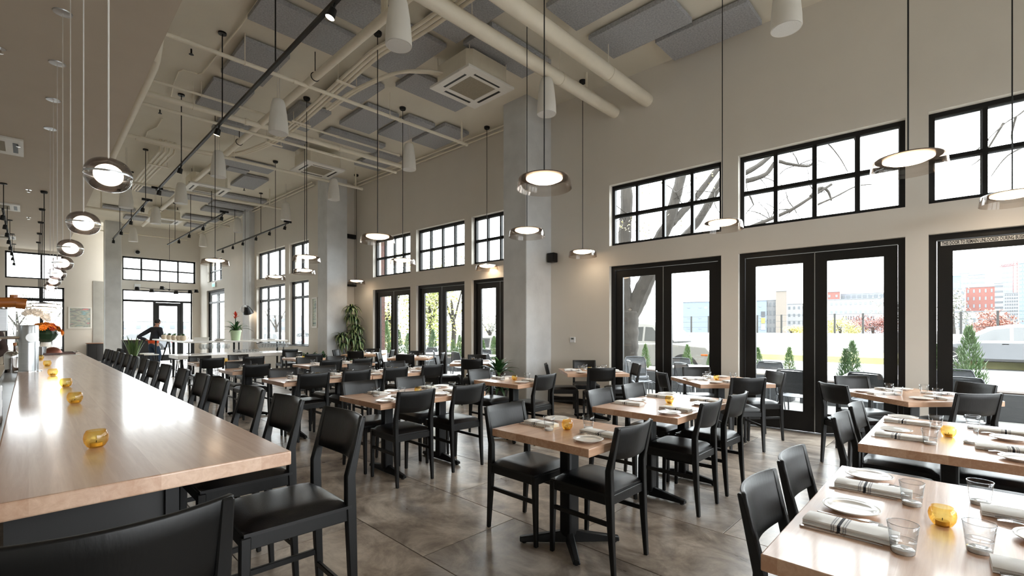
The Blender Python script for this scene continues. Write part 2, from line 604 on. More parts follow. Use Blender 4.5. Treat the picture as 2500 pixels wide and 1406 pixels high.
def double_door(a, b, z1, loc, rz, depth=.07, label=None, leaves=2):
    NW[1] += 1
    d_ = struct(put('door_%d' % NW[1], None, None, loc, (0, 0, rz)), label)
    n0, n1 = depth, depth + .1
    j = .07
    MB().box(n0, n1, a, a + j, 0, z1).box(n0, n1, b - j, b, 0, z1).box(n0, n1, a + j, b - j, z1 - j, z1).build('frame', DOORBLK, d_)
    MB().box(n0 - .02, n1 + .03, a, b, 0, .015).build('threshold', STEEL, d_)
    w_ = (b - a - 2 * j) / leaves
    for k in range(leaves):
        ya, yb = a + j + w_ * k + .004, a + j + w_ * (k + 1) - .004
        st, tr, br = .135, .125, .265
        m0, m1 = n0 + .03, n0 + .075
        lf = MB().box(m0, m1, ya, ya + st, .02, z1 - j - .006).box(m0, m1, yb - st, yb, .02, z1 - j - .006) \
            .box(m0, m1, ya + st, yb - st, z1 - j - .006 - tr, z1 - j - .006).box(m0, m1, ya + st, yb - st, .02, .02 + br).build('leaf', DOORBLK, d_)
        MB().box(m0 + .018, m0 + .026, ya + st - .01, yb - st + .01, .02 + br - .01, z1 - j - tr + .004).build('pane', PANE, lf)
    if leaves == 2:
        MB().box(n0 + .022, n0 + .03, (a + b) / 2 - .005, (a + b) / 2 + .005, .02, z1 - j).build('astragal', STEEL, d_)
    return d_

names = ['unseen far off frame', 'unseen behind the viewer', 'with the printed door notice', 'in the middle of the near wall', 'before the pickup truck', 'just past the concrete column', 'in the middle of the far bays', 'beside the tall potted plant']
for (a, b), nm in zip(R_BAYS, names):
    double_door(a, b, DZ, WR['loc'], TH, label='dark framed glass double door ' + nm)
    grid_window(a, b, U0, U1, 4, 2, WR['loc'], TH, label='black gridded clerestory window above the door ' + nm)
for (a, b, z0, z1), nm in zip(F_LOW[:2], ['narrower', 'wider']):
    wd = [a, a + (b - a) * .5, b] if b - a < 1.6 else [a, a + (b - a) * .3, a + (b - a) * .7, b]
    wn_ = grid_window(a, b, z0, z1, 2, 1, WF['loc'], TH, label='tall grey framed far dining window, the %s one' % nm, wide=wd)
    MB().box(.102, .168, a + .05, b - .05, 2.36, 2.44).build('transom_bar', BLACKMET, wn_)
    MB().box(-.015, .1, a, b, z0, z0 + .03).build('sill', BLACKMET, wn_)
for (a, b, z0, z1), nm in zip(F_UP, ['narrower', 'wider', 'exit door']):
    wd = [a, a + (b - a) * .5, b] if b - a < 1.6 else [a, a + (b - a) * .3, a + (b - a) * .7, b]
    grid_window(a, b, z0, z1, 2, 1 if nm != 'exit door' else 2, WF['loc'], TH, label='upper far window above the %s opening' % nm, wide=wd)
# exit door in the far wall
d_ = double_door(21.7, 24.0, 3.07, WF['loc'], TH, label='grey glazed exit door under the green sign')
MB().box(.072, .168, 21.77, 23.93, 2.5, 2.58).build('transom_bar', BLACKMET, d_)
# entrance in the back wall (local frame turned: X outward = +Y)
def back(loc):
    return dict(loc=loc, rz=pi / 2)
# with rz = 90 deg local X -> +Y (outward), local Y -> -X, so a run x0..x1 is y = -x1..-x0
NW[1] += 1
e_ = struct(put('door_%d' % NW[1], None, None, (0, 25.0, 0), (0, 0, pi / 2)), 'glazed entrance door with sidelights and transom')
x0, x1, zt = 2.69, 5.13, 3.05
fr = MB().box(.08, .16, -x1, -x0, zt - .05, zt).box(.08, .16, -x1, -x0, 2.55, 2.64).box(.08, .16, -x0 - .05, -x0, 0, zt).box(.08, .16, -x1, -x1 + .05, 0, zt) \
    .box(.08, .16, -3.82, -3.72, 0, 2.55).box(.08, .16, -4.8, -4.7, 0, 2.55)
fr.build('frame', DOORBLK, e_)
lf = MB().box(.1, .145, -4.7, -4.58, .02, 2.54).box(.1, .145, -3.94, -3.82, .02, 2.54).box(.1, .145, -4.58, -3.94, 2.4, 2.54).box(.1, .145, -4.58, -3.94, .02, .28).build('leaf', DOORBLK, e_)
MB().box(.118, .126, -4.6, -3.92, .26, 2.42).build('pane', PANE, lf)
for xa, xb, za, zb in ((2.73, 3.73, .0, 2.56), (4.79, 5.09, 0, 2.56), (2.73, 5.09, 2.63, 3.01)):
    MB().box(.118, .126, -xb, -xa, za, zb).build('pane', PANE, e_)
grid_window(-5.26, -2.69, 3.43, 4.43, 4, 2, (0, 25.0, 0), pi / 2, label='eight-pane window above the entrance')
NW[1] += 1
e_ = struct(put('door_%d' % NW[1], None, None, (0, 26.1, 0), (0, 0, pi / 2)), 'dark framed door in the back wall beyond the bar')
fr = MB().box(.08, .16, -1.0, .62, 3.0, 3.06).box(.08, .16, -1.0, .62, 2.5, 2.62).box(.08, .16, -1.0, -.94, 0, 3.06).box(.08, .16, .56, .62, 0, 3.06).box(.08, .16, -.4, -.3, 0, 3.06) \
    .box(.08, .16, -.94, -.4, 0, .6)
fr.build('frame', DOORBLK, e_)
for xa, xb, za, zb in ((-.58, .32, 0, 2.52), (.38, .97, .58, 2.52), (-.58, .32, 2.6, 3.02), (.38, .97, 2.6, 3.02)):
    MB().box(.118, .126, -xb, -xa, za, zb).build('pane', PANE, e_)
grid_window(-.98, .63, 3.355, 4.39, 2, 1, (0, 26.1, 0), pi / 2, label='two-pane window above the back door', wide=[-.98, -.36, .63])

# daylight portals: sampling guides set in the seen openings and the added unseen ones
def portal(loc, rot, sx, sz):
    l = bpy.data.lights.new('window_portal', 'AREA')
    l.shape = 'RECTANGLE'
    l.size, l.size_y = sx, sz
    l.cycles.is_portal = True
    lo = bpy.data.objects.new('window_portal', l)
    lo.location = loc
    lo.rotation_euler = rot
    col.objects.link(lo)
zin = radians(90)
for x0_, runs in ((7.33, [(R_BAYS[0][0], R_BAYS[2][1], 0, U1), (R_BAYS[3][0], R_BAYS[4][1], 0, U1), (R_BAYS[5][0], R_BAYS[7][1], 0, U1)]), (6.41, [(14.17, 18.25, .88, 4.11), (21.7, 24, 0, 4.36)])):
    for a, b, z0, z1 in runs:
        portal(wp((a + b) / 2, .3, (z0 + z1) / 2, x0_), (radians(90), 0, radians(90) + TH), b - a, z1 - z0)
portal((3.97, 25.3, 2.2), (radians(90), 0, radians(180)), 2.6, 4.4)
portal((.18, 26.4, 2.2), (radians(90), 0, radians(180)), 1.7, 4.4)
portal((3.85, -6.3, 2), (radians(90), 0, 0), 6.5, 4.0)
# ------------------------------------------------------------------ chairs and stools
def make_chair(name, up, label, cat):
    """faces +Y; up lifts seat and back for the counter stool"""
    t = thing(name, label, cat)
    rz = .40 + up                                 # underside of the rails
    rt = .455 + up
    kink, top = .60 + up * .97, .855 + up * .95
    for sx in (-1, 1):
        x = .187 * sx
        # rear leg: foot, seat, kink, top (y, z, depth)
        prof = [(-.232, 0, .026), (-.215, rz * .6, .036), (-.205, rt, .044), (-.203, kink, .04), (-.262, top, .024)]
        hw = [.013, .017, .019, .018, .014]
        rings = []
        for (y, z, d), h in zip(prof, hw):
            rings.append([(x - h, y - d / 2, z), (x + h, y - d / 2, z), (x + h, y + d / 2, z), (x - h, y + d / 2, z)])
        MB().ring_tube(rings).build('leg', CHAIRW, t, smooth=True, bev=.004, seg=1)
        rings = []
        for y, z, h in ((.222, 0, .013), (.212, rt - .003, .019)):
            rings.append([(x - h, y - h, z), (x + h, y - h, z), (x + h, y + h, z), (x - h, y + h, z)])
        MB().ring_tube(rings).build('leg', CHAIRW, t, smooth=True, bev=.004)
        zs = .275 if not up else .30
        MB().box(x - .009, x + .009, -.205, .208, zs, zs + .028).build('stretcher', CHAIRW, t, bev=.003)
        MB().box(x - .012, x + .012, -.2, .2, rz, rt).build('side_rail', CHAIRW, t, bev=.003)
    if up:
        MB().box(-.18, .18, .2, .222, .18, .21).build('footrest', CHAIRW, t, bev=.003)
        MB().box(-.18, .18, -.222, -.204, .24, .268).build('stretcher', CHAIRW, t, bev=.003)
    MB().box(-.175, .175, -.216, -.192, rz, rt).build('rear_rail', CHAIRW, t, bev=.003)
    MB().box(-.175, .175, .198, .22, rz, rt).build('front_rail', CHAIRW, t, bev=.003)
    # padded seat
    n = 10
    def cush(u, v):
        a, b = u * 2 - 1, v * 2 - 1
        e = (1 - abs(a) ** 5) * (1 - abs(b) ** 5)
        return (a * .206, b * .212 + .008, rt + .012 + .034 * max(e, 0) ** .45)
    mb = MB().grid(cush, n, n)
    mb.box(-.206, .206, -.204, .22, rt - .001, rt + .0125)
    mb.build('seat', VINYL, t, smooth=True, angle=50)
    # curved back panel between the posts
    zb = top - .186
    def back_(u, v):
        a = u * 2 - 1
        z = zb + (top - zb) * v + (.004 * a * a) - (.012 * (1 - v) * (1 - a * a))
        lean = -.203 - (z - kink) / (top - kink) * .059
        return (a * .202, lean + .012 - .045 * (1 - a * a), z)
    MB().slab(back_, 14, 4, .017).build('backrest', CHAIRW, t, smooth=True, bev=.004, angle=50)
    return t

chair0 = make_chair('dining_chair', 0, 'x', 'chair')
stool0 = make_chair('bar_stool', .18, 'x', 'stool')

# ------------------------------------------------------------------ tables
def foot_bar(mb, x0, y0, x1, y1, h0=.05, h1=.03, w=.03):
    d = Vector((x1 - x0, y1 - y0, 0)).normalized()
    p = Vector((-d.y, d.x, 0)) * w
    A, B = Vector((x0, y0, 0)), Vector((x1, y1, 0))
    q = p * .8
    mb.hexa([A - p + Vector((0, 0, .012)), B - q + Vector((0, 0, .012)), B + q + Vector((0, 0, .012)), A + p + Vector((0, 0, .012))],
            [A - p * .7 + Vector((0, 0, h0 + .03)), B - q * .7 + Vector((0, 0, h1 + .012)), B + q * .7 + Vector((0, 0, h1 + .012)), A + p * .7 + Vector((0, 0, h0 + .03))])
    mb.cyl((x1 - d.x * .03, y1 - d.y * .03, 0), (x1 - d.x * .03, y1 - d.y * .03, .014), .018, n=10)

def make_table(label, cx, cy, lx, ly, rz=0, base='cross', seam=True):
    t = thing('dining_table', label, 'table', (cx, cy, 0), rz)
    MB().box(-lx / 2, lx / 2, -ly / 2, ly / 2, .70, .75).build('table_top', OAKX, t, smooth=True, bev=.004, seg=2)
    if base == 'cross':
        a = pi / 4
        mb = MB()
        for k in range(4):
            foot_bar(mb, 0, 0, .33 * cos(a + k * pi / 2), .33 * sin(a + k * pi / 2), .06)
        mb.build('base', BLACKMET, t, smooth=True, bev=.006)
        MB().box(-.055, .055, -.045, .045, .05, .68).build('pedestal', BLACKMET, t, smooth=True, bev=.018, seg=2)
        MB().box(-.2, .2, -.2, .2, .68, .70).build('top_plate', BLACKMET, t)
    else:
        for sx in (-1, 1):
            x = sx * (lx / 2 - .3)
            mb = MB()
            foot_bar(mb, x, 0, x, .31, .06)
            foot_bar(mb, x, 0, x, -.31, .06)
            mb.build('base', BLACKMET, t, smooth=True, bev=.006)
            MB().box(x - .05, x + .05, -.04, .04, .05, .68).build('pedestal', BLACKMET, t, smooth=True, bev=.016, seg=2)
            MB().box(x - .05, x + .05, -.28, .28, .68, .70).build('top_plate', BLACKMET, t)
    return t

# ------------------------------------------------------------------ things on the tables
def plate_proto():
    prof = [(0, .004), (.045, .004), (.052, 0), (.055, .004), (.075, .009), (.088, .014), (.0895, .0165), (.087, .018), (.07, .0125), (.055, .009), (.02, .0075), (0, .0075)]
    return tag(MB().lathe(prof, 36).build('side_plate', PORC, None, smooth=True, angle=60), 'x', 'plate')

def napkin_mat():
    m, nt, b, out = nodes('striped_linen')
    L = nt.links.new
    tc = N(nt, 'ShaderNodeTexCoord')
    sp = N(nt, 'ShaderNodeSeparateXYZ')
    L(tc.outputs['Object'], sp.inputs[0])
    r = N(nt, 'ShaderNodeValToRGB')
    r.color_ramp.interpolation = 'CONSTANT'
    mr = N(nt, 'ShaderNodeMapRange')
    mr.inputs[1].default_value = -.13
    mr.inputs[2].default_value = .13
    L(sp.outputs['Y'], mr.inputs[0])
    L(mr.outputs[0], r.inputs[0])
    wht, drk, gry = c(242, 241, 239), c(52, 52, 58), c(176, 175, 178)
    e = r.color_ramp.elements
    e[0].position, e[0].color = 0, wht
    e[1].position, e[1].color = .395, drk
    for p, q in ((.43, wht), (.33, gry), (.345, wht), (.355, gry), (.37, wht), (.455, gry), (.47, wht), (.48, gry), (.495, wht)):
        k = e.new(p)
        k.color = q
    L(r.outputs[0], b.inputs['Base Color'])
    b.inputs['Roughness'].default_value = .9
    nz = N(nt, 'ShaderNodeTexNoise')
    nz.inputs['Scale'].default_value = 90
    bp = N(nt, 'ShaderNodeBump')
    bp.inputs['Strength'].default_value = .2
    bp.inputs['Distance'].default_value = .003
    L(nz.outputs[0], bp.inputs['Height'])
    L(bp.outputs[0], b.inputs['Normal'])
    return m
LINEN = napkin_mat()

def napkin_proto():
    """folded in thirds: three soft layers, the fold edge at -X"""
    mb = MB()
    hx, hy = .05, .125
    for k, (z0, z1, ix) in enumerate(((.0005, .0075, 0), (.0075, .0145, .003), (.0145, .0225, .001))):
        def f(u, v, z0=z0, z1=z1, ix=ix, s=1):
            return None
        n = 9
        rings = []
        for i in range(n + 1):
            y = -hy + 2 * hy * i / n
            wob = .0012 * sin(i * 1.7 + k * 2)
            e = .002 if i in (0, n) else 0
            x0, x1 = -hx + ix + wob, hx - ix * 1.6 + wob
            h = z1 - e
            rings.append([(x0 + .004, y, z0), (x1 - .003, y, z0), (x1, y, (z0 + h) / 2), (x1 - .003, y, h), (0, y, h + .0015), (x0 + .004, y, h), (x0, y, (z0 + h) / 2)])
        mb.ring_tube(rings)
    return tag(mb.build('napkin', LINEN, None, smooth=True, angle=50), 'x', 'napkin')

def cutlery():
    # fork: along +Y, tines at +Y
    def zf(y):
        return .003 + .009 * max(0, (y + .02) / .09) * (1 if y < .055 else max(0, 1 - (y - .055) / .06)) + .001
    mb = MB()
    ys = [-.095, -.09, -.07, -.04, 0, .02, .035, .045, .058]
    ws = [.003, .0055, .0055, .0035, .0027, .003, .007, .0105, .0115]
    mb.ring_tube([[(-w_, y, zf(y)), (w_, y, zf(y)), (w_, y, zf(y) + .0022), (-w_, y, zf(y) + .0022)] for y, w_ in zip(ys, ws)])
    for k in range(4):
        x = -.0092 + .00613 * k
        mb.ring_tube([[(x - .0017, y, zf(y)), (x + .0017, y, zf(y)), (x + .0017, y, zf(y) + .002), (x - .0017, y, zf(y) + .002)] for y in (.057, .075, .095)])
    f = tag(mb.build('fork', CHROME, None, smooth=True, angle=50), 'x', 'fork')
    mb = MB()
    ys = [-.115, -.11, -.08, -.03, .0, .004, .03, .08, .1, .108]
    wl = [.002, .0055, .006, .0042, .004, .006, .0085, .0085, .006, .001]
    wr = [.002, .0055, .006, .0042, .004, .004, .004, .004, .004, .004]
    th = [.003, .005, .0055, .005, .005, .002, .0016, .0014, .0012, .0012]
    mb.ring_tube([[(-a, y, .001), (b, y, .001), (b, y, .001 + t_), (-a, y, .001 + t_)] for y, a, b, t_ in zip(ys, wl, wr, th)])
    k = tag(mb.build('table_knife', CHROME, None, smooth=True, angle=50), 'x', 'knife')
    return f, k

def tumbler_proto():
    t = thing('water_glass', 'x', 'glass')
    prof = [(0, 0), (.027, 0), (.0295, .003), (.031, .02), (.0345, .055), (.0385, .088), (.0378, .0885)]
    rib = lambda k, n, i: 1.0 - (.045 if k % 2 and 3 <= i <= 4 else 0)
    MB().lathe(prof, 48, mod=rib, cap_top=False).build('tumbler', TUMB, t, smooth=True, angle=70)
    MB().lathe([(.0318, .038), (.03, .0384), (0, .0384)], 24, cap_top=False).build('water', WATER, t, smooth=True, angle=50)
    ring = lambda r_, z_, q_: MB().tube([(r_ * cos(2 * pi * k / 40), r_ * sin(2 * pi * k / 40), z_) for k in range(40)], q_, 6, closed=True)
    ring(.0382, .0882, .0009).build('rim', RIMG, t, smooth=True)
    ring(.0322, .0386, .0006).build('water_line', RIMG, t, smooth=True)
    MB().lathe([(0, .0005), (.0262, .0005), (.0275, .004), (.0284, .013), (.024, .0155), (0, .0145)], 24).build('thick_base', CLEARB, t, smooth=True, angle=50)
    return t
CLEARB = mat('thick_glass_base', c(236, 237, 236), .06, var=.12, vscale=90, spec=1.0)
RIMG = glass('glass_rim', (.78, .79, .8), .02, 1.5, edge=(.5, .52, .54))
WAX = mat('candle_wax', c(206, 170, 96), .6, var=.03)

def votive_proto():
    t = thing('votive_holder', 'x', 'candle holder')
    prof = [(0, 0), (.019, 0), (.027, .006), (.0355, .022), (.0378, .037), (.0355, .053), (.0295, .065), (.0288, .0655)]
    MB().lathe(prof, 32, cap_top=False).build('glass_bowl', AMBER, t, smooth=True, angle=70)
    cn = MB().lathe([(0, .0055), (.018, .0055), (.0185, .018), (0, .0185)], 20).build('tealight', WAX, t, smooth=True)
    MB().cyl((0, 0, .018), (.001, 0, .026), .0012, n=6).build('wick', CORDB, cn)
    return t

plate0, napkin0 = plate_proto(), napkin_proto()
fork0, knife0 = cutlery()
glass0, votive0 = tumbler_proto(), votive_proto()

def setting(ex, ey, fx, fy, tz, where, full=True, glass=True, jit=0.0, flip=1, gl_off=(.09, .30), napkin_rot=0):
    """ex,ey: table edge in front of the diner; fx,fy: unit vector the diner faces"""
    rx, ry = fy, -fx                              # diner's right hand
    P = lambda u, v: (ex + rx * u + fx * v, ey + ry * u + fy * v)
    a = atan2(fy, fx) - pi / 2
    j = lambda s_: random.uniform(-s_, s_)
    p = P(-.205 * flip + j(.012), .125 + j(.012))
    place(plate0, (p[0], p[1], tz), j(3), 'white side plate, %s' % where, 'side plates on the tables')
    p = P(0 + j(.008), .165 + j(.01))
    place(napkin0, (p[0], p[1], tz), a + j(.05) + napkin_rot, 'striped napkin, %s' % where, 'striped napkins on the tables')
    if full:
        for k, u in enumerate((-.098, -.073)):
            p = P(u * flip + j(.003), .15 + j(.01) + .012 * k)
            place(fork0, (p[0], p[1], tz), a + j(.06), '%s fork, %s' % (('outer', 'inner')[k], where), 'forks on the tables')
        p = P(.075 * flip + j(.004), .145 + j(.01))
        place(knife0, (p[0], p[1], tz), a + j(.04), 'table knife, %s' % where, 'knives on the tables')
    if glass:
        p = P(gl_off[0] + j(.012), gl_off[1] + j(.012))
        place(glass0, (p[0], p[1], tz), j(3), 'ribbed water glass, %s' % where, 'water glasses on the tables')

CH_GRP = 'black dining chairs around the tables'
def set_table(key, desc, x0, x1, y0, y1, seats, full=True, glass=True, votive=True, base='tee', near_gap=.0, far_gap=.0):
    """tables square to the room; seats: list of (x, side, chair centre y or None, seat name)"""
    cx, cy = (x0 + x1) / 2, (y0 + y1) / 2
    make_table('light oak dining table, the ' + desc, cx, cy, x1 - x0, y1 - y0, 0, base)
    for x, side, yr, nm, lay in seats:
        far = side > 0
        y_rear = yr if yr is not None else (y1 + .16 if far else y0 - .06)
        yc = y_rear - side * .232
        place(chair0, (x, yc, 0), (pi if far else 0) + random.uniform(-.03, .03), 'black dining chair, %s seat of the %s' % (nm, desc), CH_GRP)
        if lay:
            fx, fy = 0, -side
            off = max(-.12, min(.12, 0))
            setting(x, y1 if far else y0, fx, fy, .75, '%s seat of the %s' % (nm, desc), full, glass)
    if votive:
        place(votive0, (cx + random.uniform(-.04, .04), cy + random.uniform(-.03, .03), .75), 0, 'amber glass votive holder on the ' + desc, 'amber votive holders')

FB, FW, NB, NWS = 'far bar-side', 'far window-side', 'near bar-side', 'near window-side'
four = lambda xa, xb, yf=None, yn=None: [(xa, 1, yf, FB, 1), (xb, 1, yf, FW, 1), (xa, -1, yn, NB, 1), (xb, -1, yn, NWS, 1)]
set_table('A', 'small table in the open foreground', 2.165, 2.84, 1.505, 2.285, [(2.48, 1, 2.455, 'far', 1), (2.515, -1, 1.445, 'near', 1)], base='cross')
set_table('B', 'four-seat table without glasses', 3.37, 4.62, 1.545, 2.31, four(3.70, 4.31, 2.43, 1.45), glass=False)
set_table('F', 'second table in the right corner', 3.37, 4.6, -.32, .455, [(3.72, 1, .57, FB, 1), (4.32, 1, .57, FW, 1), (3.72, -1, None, NB, 1), (4.32, -1, None, NWS, 1)])
set_table('G', 'front right corner table', 1.515, 2.775, -.33, .44, [(1.9, 1, .53, FB, 1), (2.43, 1, .545, FW, 1), (1.9, -1, -.6, NB, 1), (2.43, -1, -.6, NWS, 1)])
set_table('H', 'middle four-seat table', 2.155, 3.41, 3.70, 4.485, four(2.475, 3.11, 4.66, 3.63))
set_table('I', 'small table by the leafy plant', 4.04, 4.72, 3.82, 4.61, [(4.36, 1, 4.85, 'far', 1), (4.45, -1, 3.76, 'near', 1)], base='cross')
set_table('J', 'bar end of the long joined table', 2.18, 3.375, 6.02, 6.79, four(2.53, 3.11, 6.98, 5.97), full=False)
set_table('J2', 'window end of the long joined table', 3.385, 4.59, 6.02, 6.79, four(3.73, 4.38, 7.05, 5.99), full=False)
set_table('K', 'four-seat table behind the joined tables', 3.44, 4.70, 8.27, 9.07, four(3.79, 4.39, 9.27, 8.21), full=False)
set_table('P', 'small table along the bar stools', 2.18, 2.85, 8.1, 8.87, [(2.52, 1, 9.0, 'far', 1), (2.5, -1, 8.05, 'near', 1)], full=False, base='cross')
set_table('Q', 'table beside the white counter', 2.2, 3.4, 10.4, 11.16, four(2.45, 3.16, 11.3, 10.36), full=False)
set_table('L', 'small far table near the counter end', 4.05, 4.72, 10.5, 11.28, [(4.4, 1, 11.5, 'far', 1), (4.42, -1, 10.45, 'near', 1)], full=False, base='cross')

def turned_table(desc, cx, cy, chairs, full, rz=-pi / 4 + .03, ccx=None, ccy=None, votive=True):
    make_table('square oak table, the ' + desc, cx, cy, .93, .93, rz, 'cross')
    for nm, dx, dy, r in chairs:
        d = hypot(dx, dy)
        fx, fy = -dx / d, -dy / d                # diner looks at the table
        x, y = (ccx or cx) + dx / d * (r - .232), (ccy or cy) + dy / d * (r - .232)
        place(chair0, (x, y, 0), atan2(fy, fx) - pi / 2 + random.uniform(-.05, .05), 'black dining chair, %s seat of the %s' % (nm, desc), CH_GRP)
        setting(cx + dx / d * .465, cy + dy / d * .465, fx, fy, .75, '%s seat of the %s' % (nm, desc), full, True, gl_off=(.07, .26))
    if votive:
        place(votive0, (cx - .02, cy + .03, .75), 0, 'amber glass votive holder on the ' + desc, 'amber votive holders')
q4 = lambda r=(.72, .74, .74, .72): [('room-side', -1, -1, r[0]), ('wall-side', 1, 1, r[1]), ('far', -1, 1, r[2]), ('near', 1, -1, r[3])]
turned_table('turned table by the lettered door', 6.25, .40, q4((.73, .74, .74, .72)), True, ccx=6.28, ccy=.45, votive=False)
turned_table('turned table before the middle door', 6.27, 2.31, q4(), True)
turned_table('turned table by the bare wall', 6.2, 4.25, q4((.76, .78, .7, .7)), True, ccx=6.3, ccy=4.32)
turned_table('window table behind the leafy plant', 6.22, 7.06, q4()[:3], False)
turned_table('window table in the far bay', 6.28, 9.4, q4(), False)
turned_table('window table beside the tall potted plant', 6.22, 11.5, q4(), False)
place(chair0, (4.95, 13.45, 0), 0, 'black wooden dining chair pushed to the end of the white counter', CH_GRP)

# ------------------------------------------------------------------ the bar and its stools
bar = thing('bar_counter', 'long oak topped bar counter with a dark panelled front', 'bar counter', (0, 0, 0))
MB().box(-.09, .756, 2.0, 13.75, .858, .915).build('counter_top', OAKY, bar, smooth=True, bev=.006, seg=2)
BARP = mat('dark_bar_panel', c(20, 19, 19), .5, var=.1, vscale=6)
MB().box(-.06, .40, 2.35, 13.6, .1, .858).build('body', BARP, bar)
MB().box(-.04, .36, 2.4, 13.55, 0, .1).build('plinth', BLACKMET, bar)
for k in range(9):
    y = 2.42 + k * 1.24
    MB().box(.40, .415, y, y + 1.2, .14, .84).build('front_panel', BARP, bar, bev=.004)
MB().box(.385, .43, 2.32, 2.37, 0, .858).build('corner_post', BLACKMET, bar)
ys = [2.14, 2.81, 3.42, 4.18, 4.72, 5.44, 6.23, 6.91, 7.59, 8.38, 9.03, 9.7, 10.4, 11.05, 11.7]
order = ['nearest', 'second', 'third', 'fourth', 'fifth', 'sixth', 'seventh', 'eighth', 'ninth', 'tenth', 'eleventh', 'twelfth', 'thirteenth', 'fourteenth', 'farthest']
for y, nm in zip(ys, order):
    place(stool0, (.785, y, 0), pi / 2 + random.uniform(-.03, .03), 'black wooden counter stool, %s in the row along the bar' % nm, 'black counter stools')
place(stool0, (.135, 1.50, 0), .0, 'black wooden counter stool at the near end of the bar, seen from behind', 'black counter stools')
# ------------------------------------------------------------------ ceiling: acoustic panels
PAN = [(2.08, 3.34, 6.40, 7.05, 'over the track light'), (2.10, 3.34, 5.50, 6.12, 'at the top edge of the frame'), (2.21, 2.85, 7.60, 8.84, 'left of the painted pipe, nearer'), (2.19, 2.83, 9.20, 10.45, 'left of the painted pipe, farther'),
       (3.55, 4.16, 9.0, 10.2, 'under the conduit bundle, farther'), (3.72, 4.36, 7.35, 8.52, 'under the conduit bundle, middle'), (3.72, 4.38, 5.62, 6.87, 'under the conduit bundle, nearer'), (3.80, 4.42, 4.2, 5.43, 'beside the big pipes, left'),
       (4.51, 5.81, 4.76, 5.39, 'right of the nearest air cassette'), (4.46, 5.80, 6.55, 7.16, 'left of the nearest air cassette'), (4.48, 5.16, 8.15, 9.33, 'middle row, first'), (5.28, 5.93, 7.99, 9.2, 'middle row, second'),
       (6.03, 6.69, 7.79, 9.0, 'middle row, nearest the outer wall'), (4.47, 5.78, 9.7, 10.28, 'long one beyond the middle row'), (5.85, 6.55, 10.15, 11.35, 'before the far concrete column'), (4.15, 4.78, 14.33, 15.62, 'lone square one over the white counter'),
       (4.28, 5.53, 16.75, 17.37, 'far right, first of three'), (4.28, 5.53, 18.05, 18.66, 'far right, second of three'), (4.28, 5.53, 19.07, 19.7, 'far right, last of three'), (5.70, 6.38, 2.72, 3.97, 'near right, middle'),
       (6.46, 7.1, 2.04, 3.31, 'near right, against the outer wall'), (4.75, 5.42, 2.75, 3.98, 'near right, left one'), (2.3, 3.17, 17.75, 18.4, 'far left over the track'), (1.78, 2.68, 21.4, 22.0, 'far left before the back wall'),
       (2.53, 3.2, 22.6, 23.3, 'last one before the entrance'), (3.5, 4.2, 17.7, 18.3, 'far middle, first'), (4.07, 5.2, 20.95, 21.55, 'far middle, second'), (4.45, 5.1, 22.5, 23.2, 'far right before the entrance'), (3.35, 4.57, 13.15, 13.75, 'long one left of the square panel'),
       (3.65, 4.14, 13.85, 14.2, 'small one left of the square panel'), (2.7, 3.3, 10.88, 11.5, 'under the crossing pipes'), (3.83, 4.42, 10.85, 11.53, 'beside the second air cassette')]
for x0, x1, y0, y1, nm in PAN:
    o = MB().box(x0, x1, y0, y1, 5.645, 5.715).build('acoustic_panel', FELT, bev=.003)
    tag(o, 'grey felt acoustic ceiling panel, ' + nm, 'acoustic panel', 'grey acoustic panels')

def pipe(name, label, pts, r, n=12, cat='pipe', mat_=None, hang=None, coll=None, group=None):
    t = thing(name, label, cat, (0, 0, 0), 0, group)
    MB().tube(pts, r, n).build('run', mat_ or PIPE, t, smooth=True)
    for p in hang or []:
        MB().tube([(p[0], p[1], p[2]), (p[0], p[1], HC)], .006, 6).tube([(p[0] + (r + .006) * cos(a) * (1 if coll == 'X' else 0), p[1] + (r + .006) * cos(a) * (0 if coll == 'X' else 1), p[2] + (r + .006) * sin(a)) for a in [2 * pi * k / 12 for k in range(12)]], .006, 5, closed=True).build('hanger', PIPE, t)
    for p in coll if isinstance(coll, list) else []:
        pass
    return t
def xpipe(label, y, z, x0, x1, r, hx=(), group='painted ceiling pipes', drop=None, lip=True):
    t = thing('ceiling_pipe', label, 'pipe', (0, 0, 0), 0, group)
    MB().tube([(x0, y, z), (x1, y, z)], r, 14).build('run', PIPE, t, smooth=True)
    for x in hx:
        MB().tube([(x, y, z + r), (x, y, HC)], .007, 6).tube([(x, y + (r + .004) * cos(a), z + (r + .004) * sin(a)) for a in [2 * pi * k / 14 for k in range(14)]], .006, 5, closed=True).build('hanger', PIPE, t)
    if drop:
        MB().tube([(drop, y, z), (drop, y, HC)], .02, 8).build('riser', PIPE, t, smooth=True)
    if lip:
        for x in (x0 + (x1 - x0) * .35, x0 + (x1 - x0) * .7, x1 - .04):
            MB().tube([(x - .03, y, z), (x + .03, y, z)], r * 1.25, 14).build('coupling', PIPE, t, smooth=True)
    return t
xpipe('thick painted pipe crossing the ceiling, lower of the big pair', 4.42, 5.2, 1.0, 7.15, .095, (2.6, 5.6), lip=False)
xpipe('thick painted pipe crossing the ceiling, upper of the big pair', 3.82, 5.22, 1.0, 7.18, .105, (2.6, 6.0), lip=False)
xpipe('thin sprinkler pipe running along the big pair', 4.6, 5.45, 1.0, 6.76, .03, (4.0,), drop=6.55)
xpipe('slim sprinkler pipe hung below the track canopies', 7.57, 5.3, 1.02, 6.45, .03, (2.2, 4.6), drop=6.3)
xpipe('medium painted pipe in the group of three, thickest', 9.7, 5.3, 1.02, 6.25, .05, (2.0, 5.6))
xpipe('thin painted pipe in the group of three, highest', 9.6, 5.5, 1.02, 6.1, .022, (2.1,))
xpipe('thin painted pipe in the group of three, lowest', 9.92, 5.2, 1.02, 6.2, .026, (3.6,))
